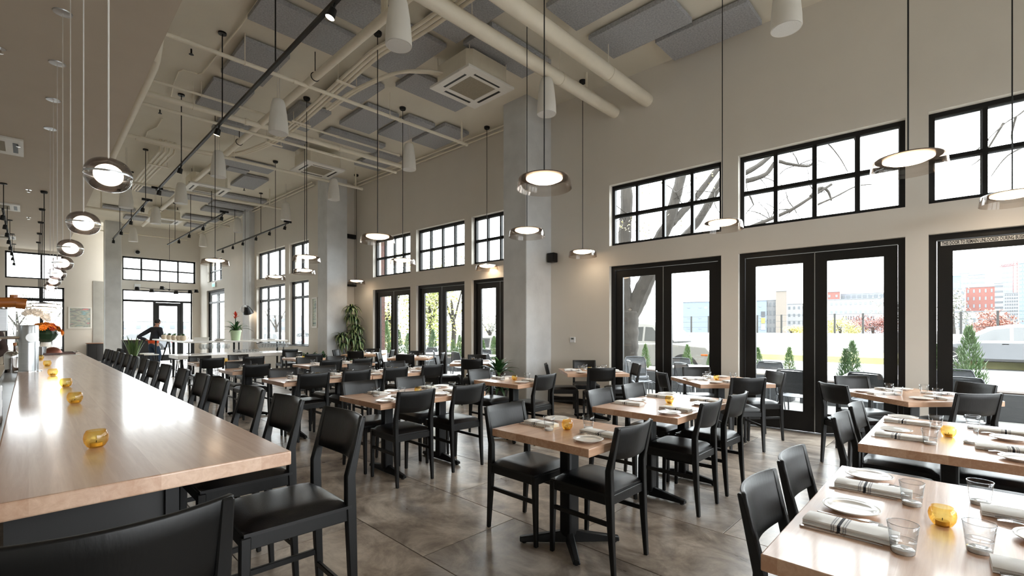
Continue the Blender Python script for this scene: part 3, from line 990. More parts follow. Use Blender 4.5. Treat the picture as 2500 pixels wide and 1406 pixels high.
xpipe('painted pipe before the far concrete column', 11.75, 5.2, 1.02, 6.3, .032, (3.2,), drop=6.1)
xpipe('painted pipe over the far dining area', 15.5, 5.2, 1.02, 5.7, .035, (3.2,), drop=5.2)
xpipe('farthest sprinkler pipe across the ceiling', 19.65, 5.2, 1.02, 5.2, .032, (2.6,), drop=1.6)
xpipe('thin conduit high on the entrance wall', 24.9, 5.35, 2.0, 4.9, .02, lip=False)
t = thing('ceiling_pipe', 'long painted pipe running the length of the room', 'pipe', (0, 0, 0), 0, 'painted ceiling pipes')
MB().tube([(3.16, .5, 5.35), (3.02, 22.5, 5.35)], .06, 14).build('run', PIPE, t, smooth=True)
for y in (7.3, 11, 15, 19):
    x = 3.16 - .0064 * y
    MB().tube([(x, y, 5.41), (x, y, HC)], .007, 6).tube([(x + .066 * cos(a), y, 5.35 + .066 * sin(a)) for a in [2 * pi * k / 14 for k in range(14)]], .007, 5, closed=True).build('hanger', BLACKMET, t)
MB().tube([(3.17, 5.35, 5.35), (3.17, 5.35, 5.68), (3.17, 5.32, 5.71), (3.45, 5.3, 5.71)], .045, 10).build('riser', PIPE, t, smooth=True)
t = thing('ceiling_pipe', 'fat painted pipe following the soffit edge', 'pipe', (0, 0, 0), 0, 'painted ceiling pipes')
MB().tube([(1.17, 7.5, HC), (1.17, 7.55, 5.2), (1.17, 7.75, 5.02), (1.18, 8, 5.0), (1.22, 15, 5.0)], .065, 14).build('run', PIPE, t, smooth=True)
def conduits(label, runs, r, straps=()):
    t = thing('conduit_bundle', label, 'conduit', (0, 0, 0), 0, 'painted conduit bundles')
    for pts in runs:
        MB().tube(pts, r, 8).build('conduit', PIPE, t, smooth=True)
    for x0, x1, y, z in straps:
        MB().box(x0, x1, y - .025, y + .025, z - .055, z - .035).tube([(x0 + .03, y, z - .05), (x0 + .03, y, HC)], .006, 6).tube([(x1 - .03, y, z - .05), (x1 - .03, y, HC)], .006, 6).build('strut', PIPE, t)
    return t
def bez(pts, n=6):
    P = [Vector(p) for p in pts]
    out = []
    for i in range(len(P) - 1):
        p0, p1, p2, p3 = P[max(i - 1, 0)], P[i], P[i + 1], P[min(i + 2, len(P) - 1)]
        for k in range(n):
            t_ = k / n
            out.append(.5 * ((2 * p1) + (p2 - p0) * t_ + (2 * p0 - 5 * p1 + 4 * p2 - p3) * t_ ** 2 + (3 * p1 - p0 - 3 * p2 + p3) * t_ ** 3))
    out.append(P[-1])
    return out
conduits('bundle of painted conduits along the middle of the ceiling', [bez([(3.75 + k * .075, 1.0, 5.5), (3.65 + k * .075, 5.2, 5.5), (3.52 + k * .07, 6.2, 5.5), (3.56 + k * .07, 7.5, 5.5), (3.64 + k * .07, 9.6, 5.5), (3.6 + k * .06, 11.2, 5.5), (3.1 + k * .03, 12.5 + k * .08, 5.5), (1.6, 12.7 + k * .08, 5.5)]) for k in range(3)],
         .026, [(3.48, 3.86, 7.35, 5.5), (3.56, 3.92, 9.4, 5.5), (3.56, 3.92, 10.9, 5.5)])
conduits('pair of conduits curving to the nearest air cassette', [bez([(3.8 + k * .05, 8.4, 5.44), (3.82 + k * .05, 7.4, 5.44), (4.0 + k * .03, 6.5 - k * .05, 5.44), (4.3, 6.1 - k * .06, 5.43), (4.55, 5.95 - k * .06, 5.43)]) for k in range(2)], .024)
conduits('bundle of painted conduits at the far left', [bez([(2.1 + k * .09, 13.2, HC), (2.1 + k * .09, 13.3, 5.55), (2.08 + k * .09, 13.6, 5.5), (2.05 + k * .08, 15.5, 5.5), (2.03 + k * .07, 17.6, 5.5)]) for k in range(4)], .026, [(2.02, 2.45, 14.4, 5.5)])
conduits('pair of thin conduits in the corner of ceiling and outer wall', [[tuple(wp(s_, -.06 - .07 * k, 5.62 + .05 * k)) for s_ in (6.6, 13.0)] for k in range(2)], .018)
conduits('pair of thin conduits in the far ceiling corner', [[tuple(wp(s_, -.06 - .07 * k, 5.62 + .05 * k, 6.41)) for s_ in (13.7, 24.8)] for k in range(2)], .02)
conduits('thin conduit bent across the ceiling near the track', [[(2.08, 3.0, 5.71), (2.09, 7.4, 5.71), (2.03, 9.2, 5.71), (1.98, 9.3, 5.71), (1.78, 9.33, 5.71), (1.735, 9.4, 5.7), (1.76, 9.95, 5.69), (1.82, 10.5, 5.69)], [(1.9, 11.8, 5.71), (1.9, 12.35, 5.71), (1.8, 12.75, 5.71), (1.84, 13.5, 5.71)]], .012)

# ------------------------------------------------------------------ air cassettes
def cassette(x0, x1, y0, y1, label, z=5.25):
    t = thing('air_cassette', label, 'air conditioner', ((x0 + x1) / 2, (y0 + y1) / 2, z), 0, 'ceiling air cassettes')
    h = (x1 - x0) / 2
    ch = h * .72
    body = MB().prism([(-h * .88, -ch), (-ch, -h * .88), (ch, -h * .88), (h * .88, -ch), (h * .88, ch), (ch, h * .88), (-ch, h * .88), (-h * .88, ch)], .035, .33).build('casing', PIPE, t)
    MB().box(-.2, .2, -h * .885, -h * .88, .1, .26).build('cover_plate', PIPE, body, bev=.002)
    MB().box(-h * .885, -h * .88, -.25, .05, .1, .26).build('cover_plate', PIPE, body, bev=.002)
    mb = MB()
    i = h * .56
    mb.box(-h, h, -h, -i, 0, .04).box(-h, h, i, h, 0, .04).box(-h, -i, -i, i, 0, .04).box(i, h, -i, i, 0, .04)
    mb.build('fascia', WHITEP, t, bev=.004)
    MB().box(-i, i, -i, i, .012, .022).build('intake_grille', GRILLE, t)
    for k in range(4):
        a = k * pi / 2
        sl = MB().box(-h * .55, h * .55, h * .70, h * .80, -.003, .002).build('outlet_slot', BLACKMET, t)
        sl.rotation_euler = (0, 0, a)
        fl = MB().hexa([(-h * .55, h * .79, -.006), (h * .55, h * .79, -.006), (h * .55, h * .9, -.001), (-h * .55, h * .9, -.001)], [(-h * .55, h * .79, -.003), (h * .55, h * .79, -.003), (h * .55, h * .9, .004), (-h * .55, h * .9, .004)]).build('louvre', WHITEP, t)
        fl.rotation_euler = (0, 0, a)
    for sx in (-1, 1):
        for sy in (-1, 1):
            MB().tube([(sx * h * .8, sy * h * .8, .3), (sx * h * .8, sy * h * .8, HC - z)], .007, 6).build('hanger_rod', PIPE, t)
    return t
GRILLE = mat('grille_mesh', c(150, 142, 124), .7, var=.2, vscale=120, bump=.4, bscale=200)
cassette(4.46, 5.42, 5.2, 6.16, 'white ceiling air cassette nearest the viewer')
cassette(4.42, 5.36, 10.84, 11.79, 'white ceiling air cassette above the far small table')
cassette(2.95, 3.9, 14.6, 15.55, 'white ceiling air cassette above the white counter')
cassette(2.9, 3.84, 20.1, 21.04, 'white ceiling air cassette nearest the entrance')
def vent(x0, x1, y0, y1, label):
    t = thing('ceiling_vent', label, 'air vent', ((x0 + x1) / 2, (y0 + y1) / 2, 4.49), 0, 'vents in the bar soffit')
    hx, hy = (x1 - x0) / 2, (y1 - y0) / 2
    MB().box(-hx, hx, -hy, hy, -.035, -.001).build('fascia', WHITEP, t, bev=.004)
    MB().box(-hx * .55, hx * .55, -hy * .6, hy * .6, -.038, -.033).build('intake_grille', GRILLE, t)
    for s_ in (-1, 1):
        MB().box(hx * (.8 * s_) - .03, hx * (.8 * s_) + .03, -hy * .6, hy * .6, -.038, -.033).build('outlet_slot', BLACKMET, t)
vent(-1.0, -.06, 11.0, 12.0, 'white air vent in the soffit, nearest')
vent(-.95, -.15, 16.8, 17.7, 'white air vent in the soffit, middle')
vent(-.95, -.3, 22.5, 23.4, 'white air vent in the soffit, farthest')
for (x, y), nm in zip([(-.22, 7.6), (-.12, 11.3), (.0, 14.9), (.0, 18.6)], ['nearest', 'second', 'third', 'farthest']):
    t = thing('sprinkler_head', 'small chrome sprinkler head in the soffit, ' + nm, 'sprinkler', (x, y, 4.49), 0, 'soffit sprinklers')
    MB().lathe([(0, -.004), (.05, -.004), (.04, 0), (0, 0)], 18).build('escutcheon', CHROME, t, smooth=True)
    MB().cyl((0, 0, -.05), (0, 0, 0), .012, n=8).lathe([(0, -.056), (.03, -.054), (.03, -.05), (0, -.05)], 12).build('deflector', CHROME, t)
for (x, y), nm in zip([(1.75, 8.6), (1.8, 11.4), (3.7, 20.2), (4.6, 15.9)], ['nearest', 'second', 'third', 'over the counter']):
    t = thing('sprinkler_head', 'dark upright sprinkler head under the ceiling, ' + nm, 'sprinkler', (x, y, HC), 0, 'ceiling sprinklers')
    MB().cyl((0, 0, -.07), (0, 0, 0), .012, n=8).build('stem', BLACKMET, t)
    MB().lathe([(0, -.09), (.035, -.086), (.02, -.07), (0, -.07)], 12).build('deflector', BLACKMET, t)

# ------------------------------------------------------------------ pendants
def disc_pendant(x, y, label, z=2.73, D=.49, top=HC, grp='smoked glass disc pendants', glass_=None, cord=None, cordr=.006):
    t = thing('pendant_lamp', label, 'lamp', (x, y, z), 0, grp)
    R = D / 2
    MB().tube([(0, 0, .075), (0, 0, top - z)], cordr, 6).build('cord', cord or CORDB, t)
    MB().lathe([(0, top - z - .001), (.06, top - z - .001), (.06, top - z - .03), (.05, top - z - .05), (0, top - z - .052)], 20).build('canopy', CORDB, t, smooth=True)
    MB().lathe([(0, .085), (.02, .083), (.05, .072), (R * .62, .052), (R * .86, .04), (R * .86, .034), (R * .6, .036), (0, .05)], 36).build('cap', COPPER, t, smooth=True, angle=60)
    MB().lathe([(0, .038), (R * .66, .034), (R * .66, .026), (R * .5, .008), (R * .25, -.004), (0, -.006)], 36).build('diffuser', GLOW, t, smooth=True, angle=60)
    MB().lathe([(R * .86, .042), (R * .92, .036), (R * .95, .02), (R * .98, -.03), (R, -.062), (R - .005, -.062), (R * .98 - .005, -.03), (R * .95 - .005, .018), (R * .9, .032), (R * .86, .036)], 44, closed=True).build('glass_skirt', glass_ or SMOKE, t, smooth=True, angle=60)
    return t
LP = [(3.21, 2.71, 'over the open foreground table'), (4.74, 4.31, 'over the small table by the leafy plant'), (6.72, 4.8, 'by the bare wall'), (6.12, 2.22, 'before the middle door'), (4.84, .33, 'largest, at the right'), (6.85, -.33, 'cut by the right edge of the picture'),
      (3.54, 6.16, 'over the long joined tables'), (5.09, 7.91, 'before the far clerestory window'), (6.83, 7.37, 'beside the concrete column'), (6.40, 12.29, 'near the tall potted plant'), (3.62, 8.86, 'upper of the close pair at the far windows'), (4.41, 10.91, 'lower of the close pair at the far windows'),
      (4.43, 12.79, 'before the wider far window'), (2.55, 10.6, 'over the table beside the white counter')]
for x, y, nm in LP:
    disc_pendant(x, y, 'smoked glass disc pendant lamp ' + nm)
for k, (y, nm) in enumerate(zip([14.8, 17.0, 19.1, 21.4, 23.6], ['nearest', 'second', 'third', 'fourth', 'farthest'])):
    disc_pendant(.24, y, 'smoked disc pendant beyond the bar, %s' % nm, 1.93, .6, 4.49, 'disc pendants beyond the bar', CLEARS, None, .009)
def globe(x, y, label, z=2.055):
    t = thing('globe_pendant', label, 'lamp', (x, y, z), 0, 'smoked globe pendants over the bar')
    MB().tube([(0, 0, .07), (0, 0, 4.49 - z)], .0035, 6).build('cord', CORDW, t)
    MB().lathe([(0, 4.489 - z), (.075, 4.489 - z), (.072, 4.48 - z), (0, 4.478 - z)], 24).build('canopy', STEEL, t, smooth=True)
    R, h = .08, .068
    prof = []
    for k in range(-9, 9):
        a = radians(k * 9.4)
        prof.append((R * cos(a) ** .75, h * sin(a) * 1.0))
    up = [p for p in prof if p[1] > .003]
    dn = [p for p in prof if p[1] < -.003]
    MB().lathe(dn, 40, cap_top=False).build('lower_shell', SMOKEG, t, smooth=True, angle=80)
    MB().lathe((up + [(0.012, h + .004), (0, h + .004)])[::-1], 40, cap_top=False).build('upper_shell', SMOKEG, t, smooth=True, angle=80)
    MB().lathe([(R * 1.0, -.004), (R * 1.004, 0), (R * 1.0, .004), (R * .985, 0)], 40, closed=True).build('seam_ring', STEEL, t, smooth=True)
    r, hh = .049, .044
    MB().lathe([(r * cos(radians(k * 10)), hh * sin(radians(k * 10))) for k in range(-9, 10)], 32).build('diffuser', GLOWW, t, smooth=True, angle=80)
    return t
SMOKEG = glass('smoked_globe_glass', (.64, .6, .59), .01, 1.8, edge=(.34, .3, .3))
for y, nm in zip([2.55, 3.82, 5.09, 6.3, 7.55, 8.8, 10.1], ['nearest the viewer', 'second', 'third', 'fourth', 'fifth', 'sixth', 'farthest']):
    globe(.23, y, 'smoked glass globe pendant over the bar, ' + nm)

# ------------------------------------------------------------------ white pendant speakers
def speaker(x, y, zb, label, zt=None):
    t = thing('pendant_speaker', label, 'speaker', (x, y, zb), 0, 'white pendant speakers')
    h = .53
    MB().lathe([(0, .004), (.132, .004), (.138, 0), (.142, .01), (.138, .12), (.122, .3), (.098, .46), (.078, .515), (.05, h), (0, h)], 32).build('housing', WHITEP, t, smooth=True, angle=50)
    MB().lathe([(0, -.001), (.13, -.001), (.13, .0045), (0, .0045)], 32).build('grille', SPKG, t, smooth=True)
    MB().tube([(.02, 0, h), (.01, 0, HC - zb)], .004, 5).tube([(-.02, 0, h - .02), (-.01, 0, HC - zb)], .003, 5).build('suspension_wire', CORDW, t)
    return t
SPKG = mat('speaker_grille', c(214, 213, 210), .6, var=.04, vscale=80, bump=.2, bscale=300)
for x, y, z, nm in [(2.78, 4.4, 4.47, 'top centre of the picture'), (2.7, 7.67, 4.45, 'left of the track, nearer'), (2.7, 10.98, 4.52, 'second in the bar-side row'), (2.7, 14.35, 4.6, 'third in the bar-side row'), (2.7, 17.78, 4.62, 'fourth in the bar-side row'), (2.7, 22.2, 4.65, 'last in the bar-side row'),
                    (5.35, 8.09, 4.63, 'left of the concrete column'), (5.35, 11.44, 4.66, 'by the far concrete column'), (5.35, 14.6, 4.66, 'third in the window-side row'), (5.2, 18.7, 4.85, 'fourth in the window-side row'), (5.0, 22.6, 4.8, 'last in the window-side row'), (5.3, 4.43, 4.57, 'before the concrete column'), (5.3, 1.3, 4.43, 'top right of the picture'), (1.62, 14.4, 4.3, 'half hidden by the nearest globe')]:
    speaker(x, y, z, 'white cone pendant speaker, ' + nm)

# ------------------------------------------------------------------ track lighting
def track(x0, y0, x1, y1, z, spots, rods, label, ceil=HC, boxes=()):
    t = thing('track_light', label, 'track light', (0, 0, 0), 0, 'black track lights')
    d = Vector((x1 - x0, y1 - y0, 0))
    L_ = d.length
    d.normalize()
    p = Vector((-d.y, d.x, 0)) * .018
    A, B = Vector((x0, y0, z)), Vector((x1, y1, z))
    up = Vector((0, 0, .035))
    MB().hexa([A - p, B - p, B + p, A + p], [A - p + up, B - p + up, B + p + up, A + p + up]).build('rail', BLACKMET, t)
    for s_ in rods:
        P = A + d * s_
        MB().tube([P + up, (P.x, P.y, ceil)], .008, 6).lathe([(0, 0), (.055, 0), (.055, -.025), (0, -.03)], 16, (P.x, P.y, ceil)).build('rod', BLACKMET, t)
    for s_ in boxes:
        P = A + d * s_
        MB().box(P.x - .1, P.x + .1, P.y - .03, P.y + .03, z + .03, z + .08).build('feed_box', BLACKMET, t)
    for s_, ang in spots:
        P = A + d * s_
        h = MB().cyl((0, 0, -.05), (0, 0, 0), .012, n=8).lathe([(0, -.05), (.025, -.05), (.036, -.06), (.042, -.15), (.04, -.15), (.034, -.075), (0, -.07)], 18).build('spot_head', BLACKMET, t, smooth=True)
        h.location = (P.x, P.y, z)
        h.rotation_euler = (radians(18), 0, ang)
        MB().lathe([(0, -.147), (.0395, -.147), (.0395, -.14), (0, -.14)], 18).build('lens', SPOTG, h)
    return t
track(1.98, 3.2, 1.955, 12.75, 4.43, [(1.0, 1.2), (4.75, .6), (7.2, .5), (9.2, .3)], (2.5, 4.6, 7.2), 'long black track light rail over the bar stools', boxes=(9.5,))
track(1.96, 13.9, 1.98, 20.7, 4.43, [(.6, .4), (2.6, .2), (4.6, .2), (6.6, 0)], (.3, 2.6, 5.0), 'black track light rail at the far left', boxes=(.1,))
track(3.575, 13.95, 3.49, 20.7, 4.43, [(.2, .4), (2.0, .3), (3.6, .2), (5.0, 0)], (1.2, 3.5, 5.6), 'black track light rail over the high table', boxes=(.05,))
track(5.18, 13.95, 5.1, 20.9, 4.43, [(.2, .4), (1.4, .3), (2.6, .2), (3.9, .2), (5.0, 0), (6.2, 0)], (2.2, 4.8), 'black track light rail along the far windows', boxes=(.05,))
track(-.37, 14.2, -.37, 25.2, 3.86, [(.4, .4), (1.7, .3), (3.0, .2), (4.4, .2), (5.8, 0), (7.3, 0), (8.8, .2), (10.6, 0)], (.4, 2.9, 5.2, 8.0, 10.6), 'black track light rail at the left edge beyond the bar', ceil=4.49)
# ------------------------------------------------------------------ on and behind the bar
for (x, y), nm in zip([(.2, 2.66), (.218, 4.33), (.225, 5.6), (.18, 7.05), (.175, 8.9), (.135, 10.8)], ['nearest the viewer', 'second along the bar', 'third along the bar', 'fourth along the bar', 'fifth along the bar', 'farthest along the bar']):
    place(votive0, (x, y, .915), random.uniform(0, 3), 'amber glass votive holder on the bar, ' + nm, 'amber votive holders', 1.12)
# drip rail behind the counter
t = thing('drip_rail', 'stainless steel drink rail behind the bar top', 'drink rail', (0, 0, 0))
MB().box(-.21, -.09, 2.0, 13.6, .80, .86).build('trough', STEEL, t)
MB().box(-.215, -.205, 2.0, 13.6, .86, .90).build('lip', CHROME, t)
t = thing('beer_tap', 'chrome beer tap tower with a wooden flip handle', 'beer tap', (.0, 7.95, .915))
MB().lathe([(0, 0), (.12, 0), (.12, .008), (.1, .012), (0, .012)], 28).build('base_flange', CHROME, t, smooth=True)
MB().lathe([(.085, .01), (.085, .53), (.08, .545), (0, .548)], 32).build('tower', STEEL, t, smooth=True)
MB().tube([(.03, -.08, .40), (.03, -.15, .40)], .055, 20).build('faucet_boss', CHROME, t, smooth=True)
MB().tube([(-.08, -.02, .40), (-.22, -.06, .40), (-.25, -.07, .36), (-.27, -.08, .27)], .02, 10).build('spout', CHROME, t, smooth=True)
MB().box(-.245, -.165, -.09, -.03, .47, .735).build('handle_body', STEEL, t, bev=.01, seg=2)
TAPW = wood('tap_handle_wood', c(150, 84, 30), c(206, 134, 62), 'X', .4, .05)
MB().tube([(-.24, -.06, .80), (-.07, -.06, .81)], .058, 18).tube([(-.1, -.06, .80), (-.02, -.06, .79)], .062, 14).tube([(-.12, -.06, .85), (-.12, -.06, .895)], .035, 10).build('handle_cap', TAPW, t, smooth=True)
MB().tube([(-.205, -.06, .73), (-.205, -.06, .76)], .02, 8).build('handle_stem', CHROME, t)
o = thing('cocktail_shaker', 'steel cocktail shaker behind the tap tower', 'shaker', (-.15, 8.75, .86))
MB().lathe([(0, 0), (.06, 0), (.075, .18), (.077, .2), (.07, .24), (.045, .27), (0, .272)], 24).build('cup', CHROME, o, smooth=True)
o = thing('bitters_bottle', 'small brown bottle with a cork beside the shaker', 'bottle', (-.13, 9.25, .86))
MB().lathe([(0, 0), (.035, 0), (.036, .2), (.015, .26), (.014, .33), (0, .33)], 16).build('bottle', mat('brown_bottle', c(70, 40, 20), .15, var=.05), o, smooth=True)
MB().lathe([(0, .33), (.018, .33), (.018, .37), (0, .37)], 12).build('cork', TAPW, o)
PLST = mat('white_plastic', c(222, 224, 226), .4, var=.02)
o = thing('juice_carton', 'white carton with a black cap at the left edge of the bar', 'carton', (-.155, 4.12, .86))
MB().box(-.045, .045, -.06, .06, .0, .22).build('box', PLST, o, bev=.006)
MB().box(-.035, .035, -.061, -.0605, .03, .07).box(-.04, .02, -.061, -.0605, .15, .19).box(.0455, .046, -.03, .03, .05, .09).box(.0455, .046, -.045, .01, .14, .19).build('print', mat('grey_print', c(150, 154, 165), .5, var=.05), o)
MB().tube([(-.015, 0, .22), (-.02, 0, .30)], .018, 10).build('pourer', CORDB, o)
MB().tube([(-.02, 0, .295), (-.02, 0, .34)], .03, 10).build('cap', mat('yellow_cap', c(238, 196, 20), .5, var=.04), o)
# far end of the bar: tray, papers, cup, cloche
o = thing('steel_cup', 'small steel cup at the far end of the bar', 'cup', (.18, 12.6, .915))
MB().lathe([(0, 0), (.05, 0), (.06, .16), (.055, .16), (.045, .01), (0, .01)], 20).build('cup', STEEL, o, smooth=True)
o = thing('serving_tray', 'brown serving tray with handles on the bar end', 'tray', (.42, 12.8, .915))
MB().box(-.22, .22, -.3, .3, .0, .015).box(-.22, -.205, -.3, .3, .015, .04).box(.205, .22, -.3, .3, .015, .04).box(-.205, .205, -.3, -.285, .015, .04).box(-.205, .205, .285, .3, .015, .04).build('tray', wood('tray_wood', c(72, 44, 34), c(110, 72, 56), 'Y', .35, .2), o, bev=.002)
for s_ in (-1, 1):
    MB().tube([(.24 * s_, -.06, .03), (.27 * s_, -.05, .05), (.27 * s_, .05, .05), (.24 * s_, .06, .03)], .008, 8).build('handle', CHROME, o)
o = thing('copper_cloche', 'copper dome on the serving tray', 'cloche', (.33, 12.9, .93))
MB().lathe([(.14, 0), (.13, .04), (.1, .09), (.05, .12), (0, .13)], 24).build('dome', mat('worn_copper', c(150, 96, 80), .4, .7, var=.1), o, smooth=True)
for k in range(2):
    o = MB().box(-.14, .14, -.1, .1, 0, .003).build('menu_sheet', WHITEP)
    o.location, o.rotation_euler = (.48 + k * .07, 12.2 + k * .12, .9155 + .0032 * k), (0, 0, .3 - k * .6)
    tag(o, ('lower' if not k else 'upper') + ' loose white menu sheet on the bar end', 'paper', 'menu sheets on the bar')

# ------------------------------------------------------------------ leaves and plants
def leaf_mesh(name, L_, W_, droop, mat_, fold=.25, n=6):
    mb = MB()
    o = 0
    for i in range(n + 1):
        t_ = i / n
        w_ = W_ * (sin(pi * min(1, .12 + .88 * t_)) ** .7) * (1 - t_ ** 4) + .001
        y = L_ * t_ * cos(droop * t_ * .6)
        z = L_ * t_ * .35 - droop * L_ * t_ * t_ * .6
        mb.v += [(-w_, y, z + fold * w_), (0, y, z), (w_, y, z + fold * w_)]
        if i:
            a = (i - 1) * 3
            mb.f += [(a, a + 1, a + 4, a + 3), (a + 1, a + 2, a + 5, a + 4)]
    # give the blade thickness
    k = len(mb.v)
    mb.v += [(x, y, z - .0025) for x, y, z in mb.v]
    mb.f += [tuple(i + k for i in f)[::-1] for f in list(mb.f)]
    return mb.mesh(name, mat_, smooth=True, angle=60)
def leafmat(name, c1, c2, stripe=False):
    m, nt, b, out = nodes(name)
    L = nt.links.new
    tc = N(nt, 'ShaderNodeTexCoord')
    oi = N(nt, 'ShaderNodeObjectInfo')
    sp = N(nt, 'ShaderNodeSeparateXYZ')
    L(tc.outputs['Object'], sp.inputs[0])
    r = N(nt, 'ShaderNodeValToRGB')
    r.color_ramp.elements[0].color, r.color_ramp.elements[1].color = c1, c2
    if stripe:
        ab = N(nt, 'ShaderNodeMath', operation='ABSOLUTE')
        L(sp.outputs['X'], ab.inputs[0])
        mr = N(nt, 'ShaderNodeMapRange')
        mr.inputs[1].default_value, mr.inputs[2].default_value = .006, .014
        mr.inputs[3].default_value, mr.inputs[4].default_value = 1, 0
        L(ab.outputs[0], mr.inputs[0])
        L(mr.outputs[0], r.inputs[0])
    else:
        L(oi.outputs['Random'], r.inputs[0])
    L(r.outputs[0], b.inputs['Base Color'])
    b.inputs['Roughness'].default_value = .38
    return m
GREEN = leafmat('glossy_leaf', c(34, 66, 36), c(78, 118, 62))
DARKG = leafmat('dark_leaf', c(26, 52, 34), c(52, 86, 52))
STRIPE = leafmat('striped_leaf', c(46, 74, 44), c(150, 162, 110), True)
SNAKE = leafmat('snake_leaf', c(40, 74, 44), c(104, 134, 74))
STEM = mat('plant_stem', c(120, 104, 78), .7, var=.15, vscale=20)
POTG = mat('pale_green_pot', c(176, 196, 160), .35, var=.03)
POTD = mat('dark_pot', c(52, 50, 48), .5, var=.06)
SOIL = mat('potting_soil', c(48, 36, 28), .95, var=.2, vscale=40)

def rosette(parent, me, n, base, r0=0, tilt=(10, 75), yaw0=0, scale=(.8, 1.1), spiral=2.4):
    for k in range(n):
        f = k / max(1, n - 1)
        a = yaw0 + k * spiral
        el = radians(tilt[1] + (tilt[0] - tilt[1]) * f) # inner leaves stand up
        s_ = random.uniform(*scale)
        put('leaf', me, parent, (base[0] + r0 * cos(a + pi / 2), base[1] + r0 * sin(a + pi / 2), base[2]), (el, 0, a), s_)

t = thing('potted_plant', 'large broad-leaved plant in a dark pot against the concrete column', 'plant', (6.02, 6.18, 0))
MB().lathe([(0, 0), (.13, 0), (.18, .3), (.17, .3), (.15, .27), (0, .27)], 24).build('pot', POTD, t, smooth=True)
lm = leaf_mesh('leaf', .46, .048, .9, GREEN)
ld = leaf_mesh('leaf', .44, .045, 1.3, DARKG)
MB().tube([(0, 0, .25), (.01, 0, .62)], [.03, .022], 8).build('stem', STEM, t, smooth=True)
rosette(t, lm, 30, (0, 0, .58), .01, (78, 8), 0, (.75, 1.1))
rosette(t, ld, 16, (0, 0, .3), .03, (35, -5), .4, (.65, .95))

t = thing('potted_plant', 'tall striped-leaf corn plant in the corner by the far column', 'plant', (6.46, 12.6, 0))
MB().lathe([(0, 0), (.16, 0), (.21, .34), (.2, .34), (.17, .31), (0, .31)], 24).build('pot', POTD, t, smooth=True)
lm = leaf_mesh('leaf', .36, .046, 1.75, STRIPE)
canes = [((0, 0), (-.04, .02), 2.0, 24), ((.03, .02), (.0, .02), 1.72, 22), ((.05, -.03), (.12, -.06), 1.42, 22), ((-.05, .02), (-.3, .1), 1.2, 20), ((.04, 0), (.14, -.05), 1.05, 20), ((0, .03), (-.04, .0), 1.3, 18), ((.02, 0), (.1, -.08), .8, 20), ((0, .03), (-.06, .05), .6, 14)]
for (bx, by), (tx, ty), h, n in canes:
    MB().tube(bez([(bx, by, .3), ((bx + tx) / 2, (by + ty) / 2, (h + .3) / 2), (tx, ty, h)], 4), .016, 7).build('cane', STEM, t, smooth=True)
    rosette(t, lm, n, (tx, ty, h - .03), .012, (70, -15), random.uniform(0, 3), (.75, 1.1))
    if h > .7:
        rosette(t, lm, 12, ((tx * 3 + bx) / 4, (ty * 3 + by) / 4, h - .22), .012, (30, -20), random.uniform(0, 3), (.7, 1.0))

t = thing('potted_plant', 'snake plant with upright blades near the entrance column', 'plant', (2.62, 21.5, 0))
MB().lathe([(0, 0), (.17, 0), (.2, .36), (.19, .36), (.17, .33), (0, .33)], 20).build('pot', POTD, t, smooth=True)
lm = leaf_mesh('leaf', .82, .042, .12, SNAKE, .4)
rosette(t, lm, 20, (0, 0, .31), .07, (68, 50), 0, (.75, 1.12))

t = thing('leafy_planter', 'long dark planter of low glossy leaves beside the white counter', 'plant', (5.2, 12.35, 0))
MB().box(-.36, .36, -.13, .13, 0, .62).build('trough', POTD, t, bev=.008)
lm = leaf_mesh('leaf', .26, .045, .9, DARKG)
for k in range(5):
    rosette(t, lm, 7, (-.28 + .14 * k, 0, .6), .02, (80, 15), k, (.75, 1.1))

# bromeliad on the high shelf
t = thing('bromeliad', 'red-flowered bromeliad in a pale green pot on the high table', 'plant', (4.2, 15.3, 1.075))
MB().lathe([(0, 0), (.11, 0), (.14, .25), (.15, .25), (.15, .29), (.135, .29), (.1, .02), (0, .02)], 24).build('pot', POTG, t, smooth=True)
lm = leaf_mesh('leaf', .5, .035, 1.1, GREEN)
rosette(t, lm, 20, (0, 0, .26), .02, (72, 12), 0, (.75, 1.15))
RED = mat('red_bract', c(214, 66, 40), .45, var=.1)
lr = leaf_mesh('leaf', .17, .028, .7, RED)
MB().tube([(0, 0, .26), (0, 0, .72)], .015, 7).build('stem', DARKG, t)
for k in range(10):
    put('bract', lr, t, (0, 0, .62 + .012 * k), (radians(25 + 5 * k), 0, k * 2.4), .9)

# ------------------------------------------------------------------ flowers at the bar end
SIDE = mat('pale_wood_sideboard', c(206, 196, 180), .5, var=.05)
t = thing('white_sideboard', 'pale scalloped sideboard beyond the bar', 'sideboard', (.02, 15.6, 0))
MB().box(-.55, .5, -.3, .3, 0, .62).box(-.55, -.42, -.3, .3, .62, .82).box(.37, .5, -.3, .3, .62, .82).box(-.55, .5, .24, .3, .62, .82).build('body', SIDE, t, bev=.01)
MB().box(-.58, .53, -.33, .33, .82, .87).build('top', SIDE, t, bev=.008)
pts = [(-.55, .87)] + [(-.55 + 1.05 * k / 16, .93 + .035 * abs(sin(k * pi / 4))) for k in range(17)] + [(.5, .87)]
MB().prism_y(pts, -.33, -.30).build('scalloped_rail', SIDE, t)
t = thing('flower_arrangement', 'vase of orange and red flowers beyond the bar', 'flowers', (.28, 15.55, .87))
MB().lathe([(0, 0), (.08, 0), (.11, .12), (.08, .24), (.07, .24), (.1, .12), (0, .02)], 18).build('vase', PORC, t, smooth=True)
ORG = mat('orange_petal', c(232, 140, 40), .6, var=.15, vscale=30)
DRD = mat('dark_red_petal', c(150, 30, 34), .6, var=.15, vscale=30)
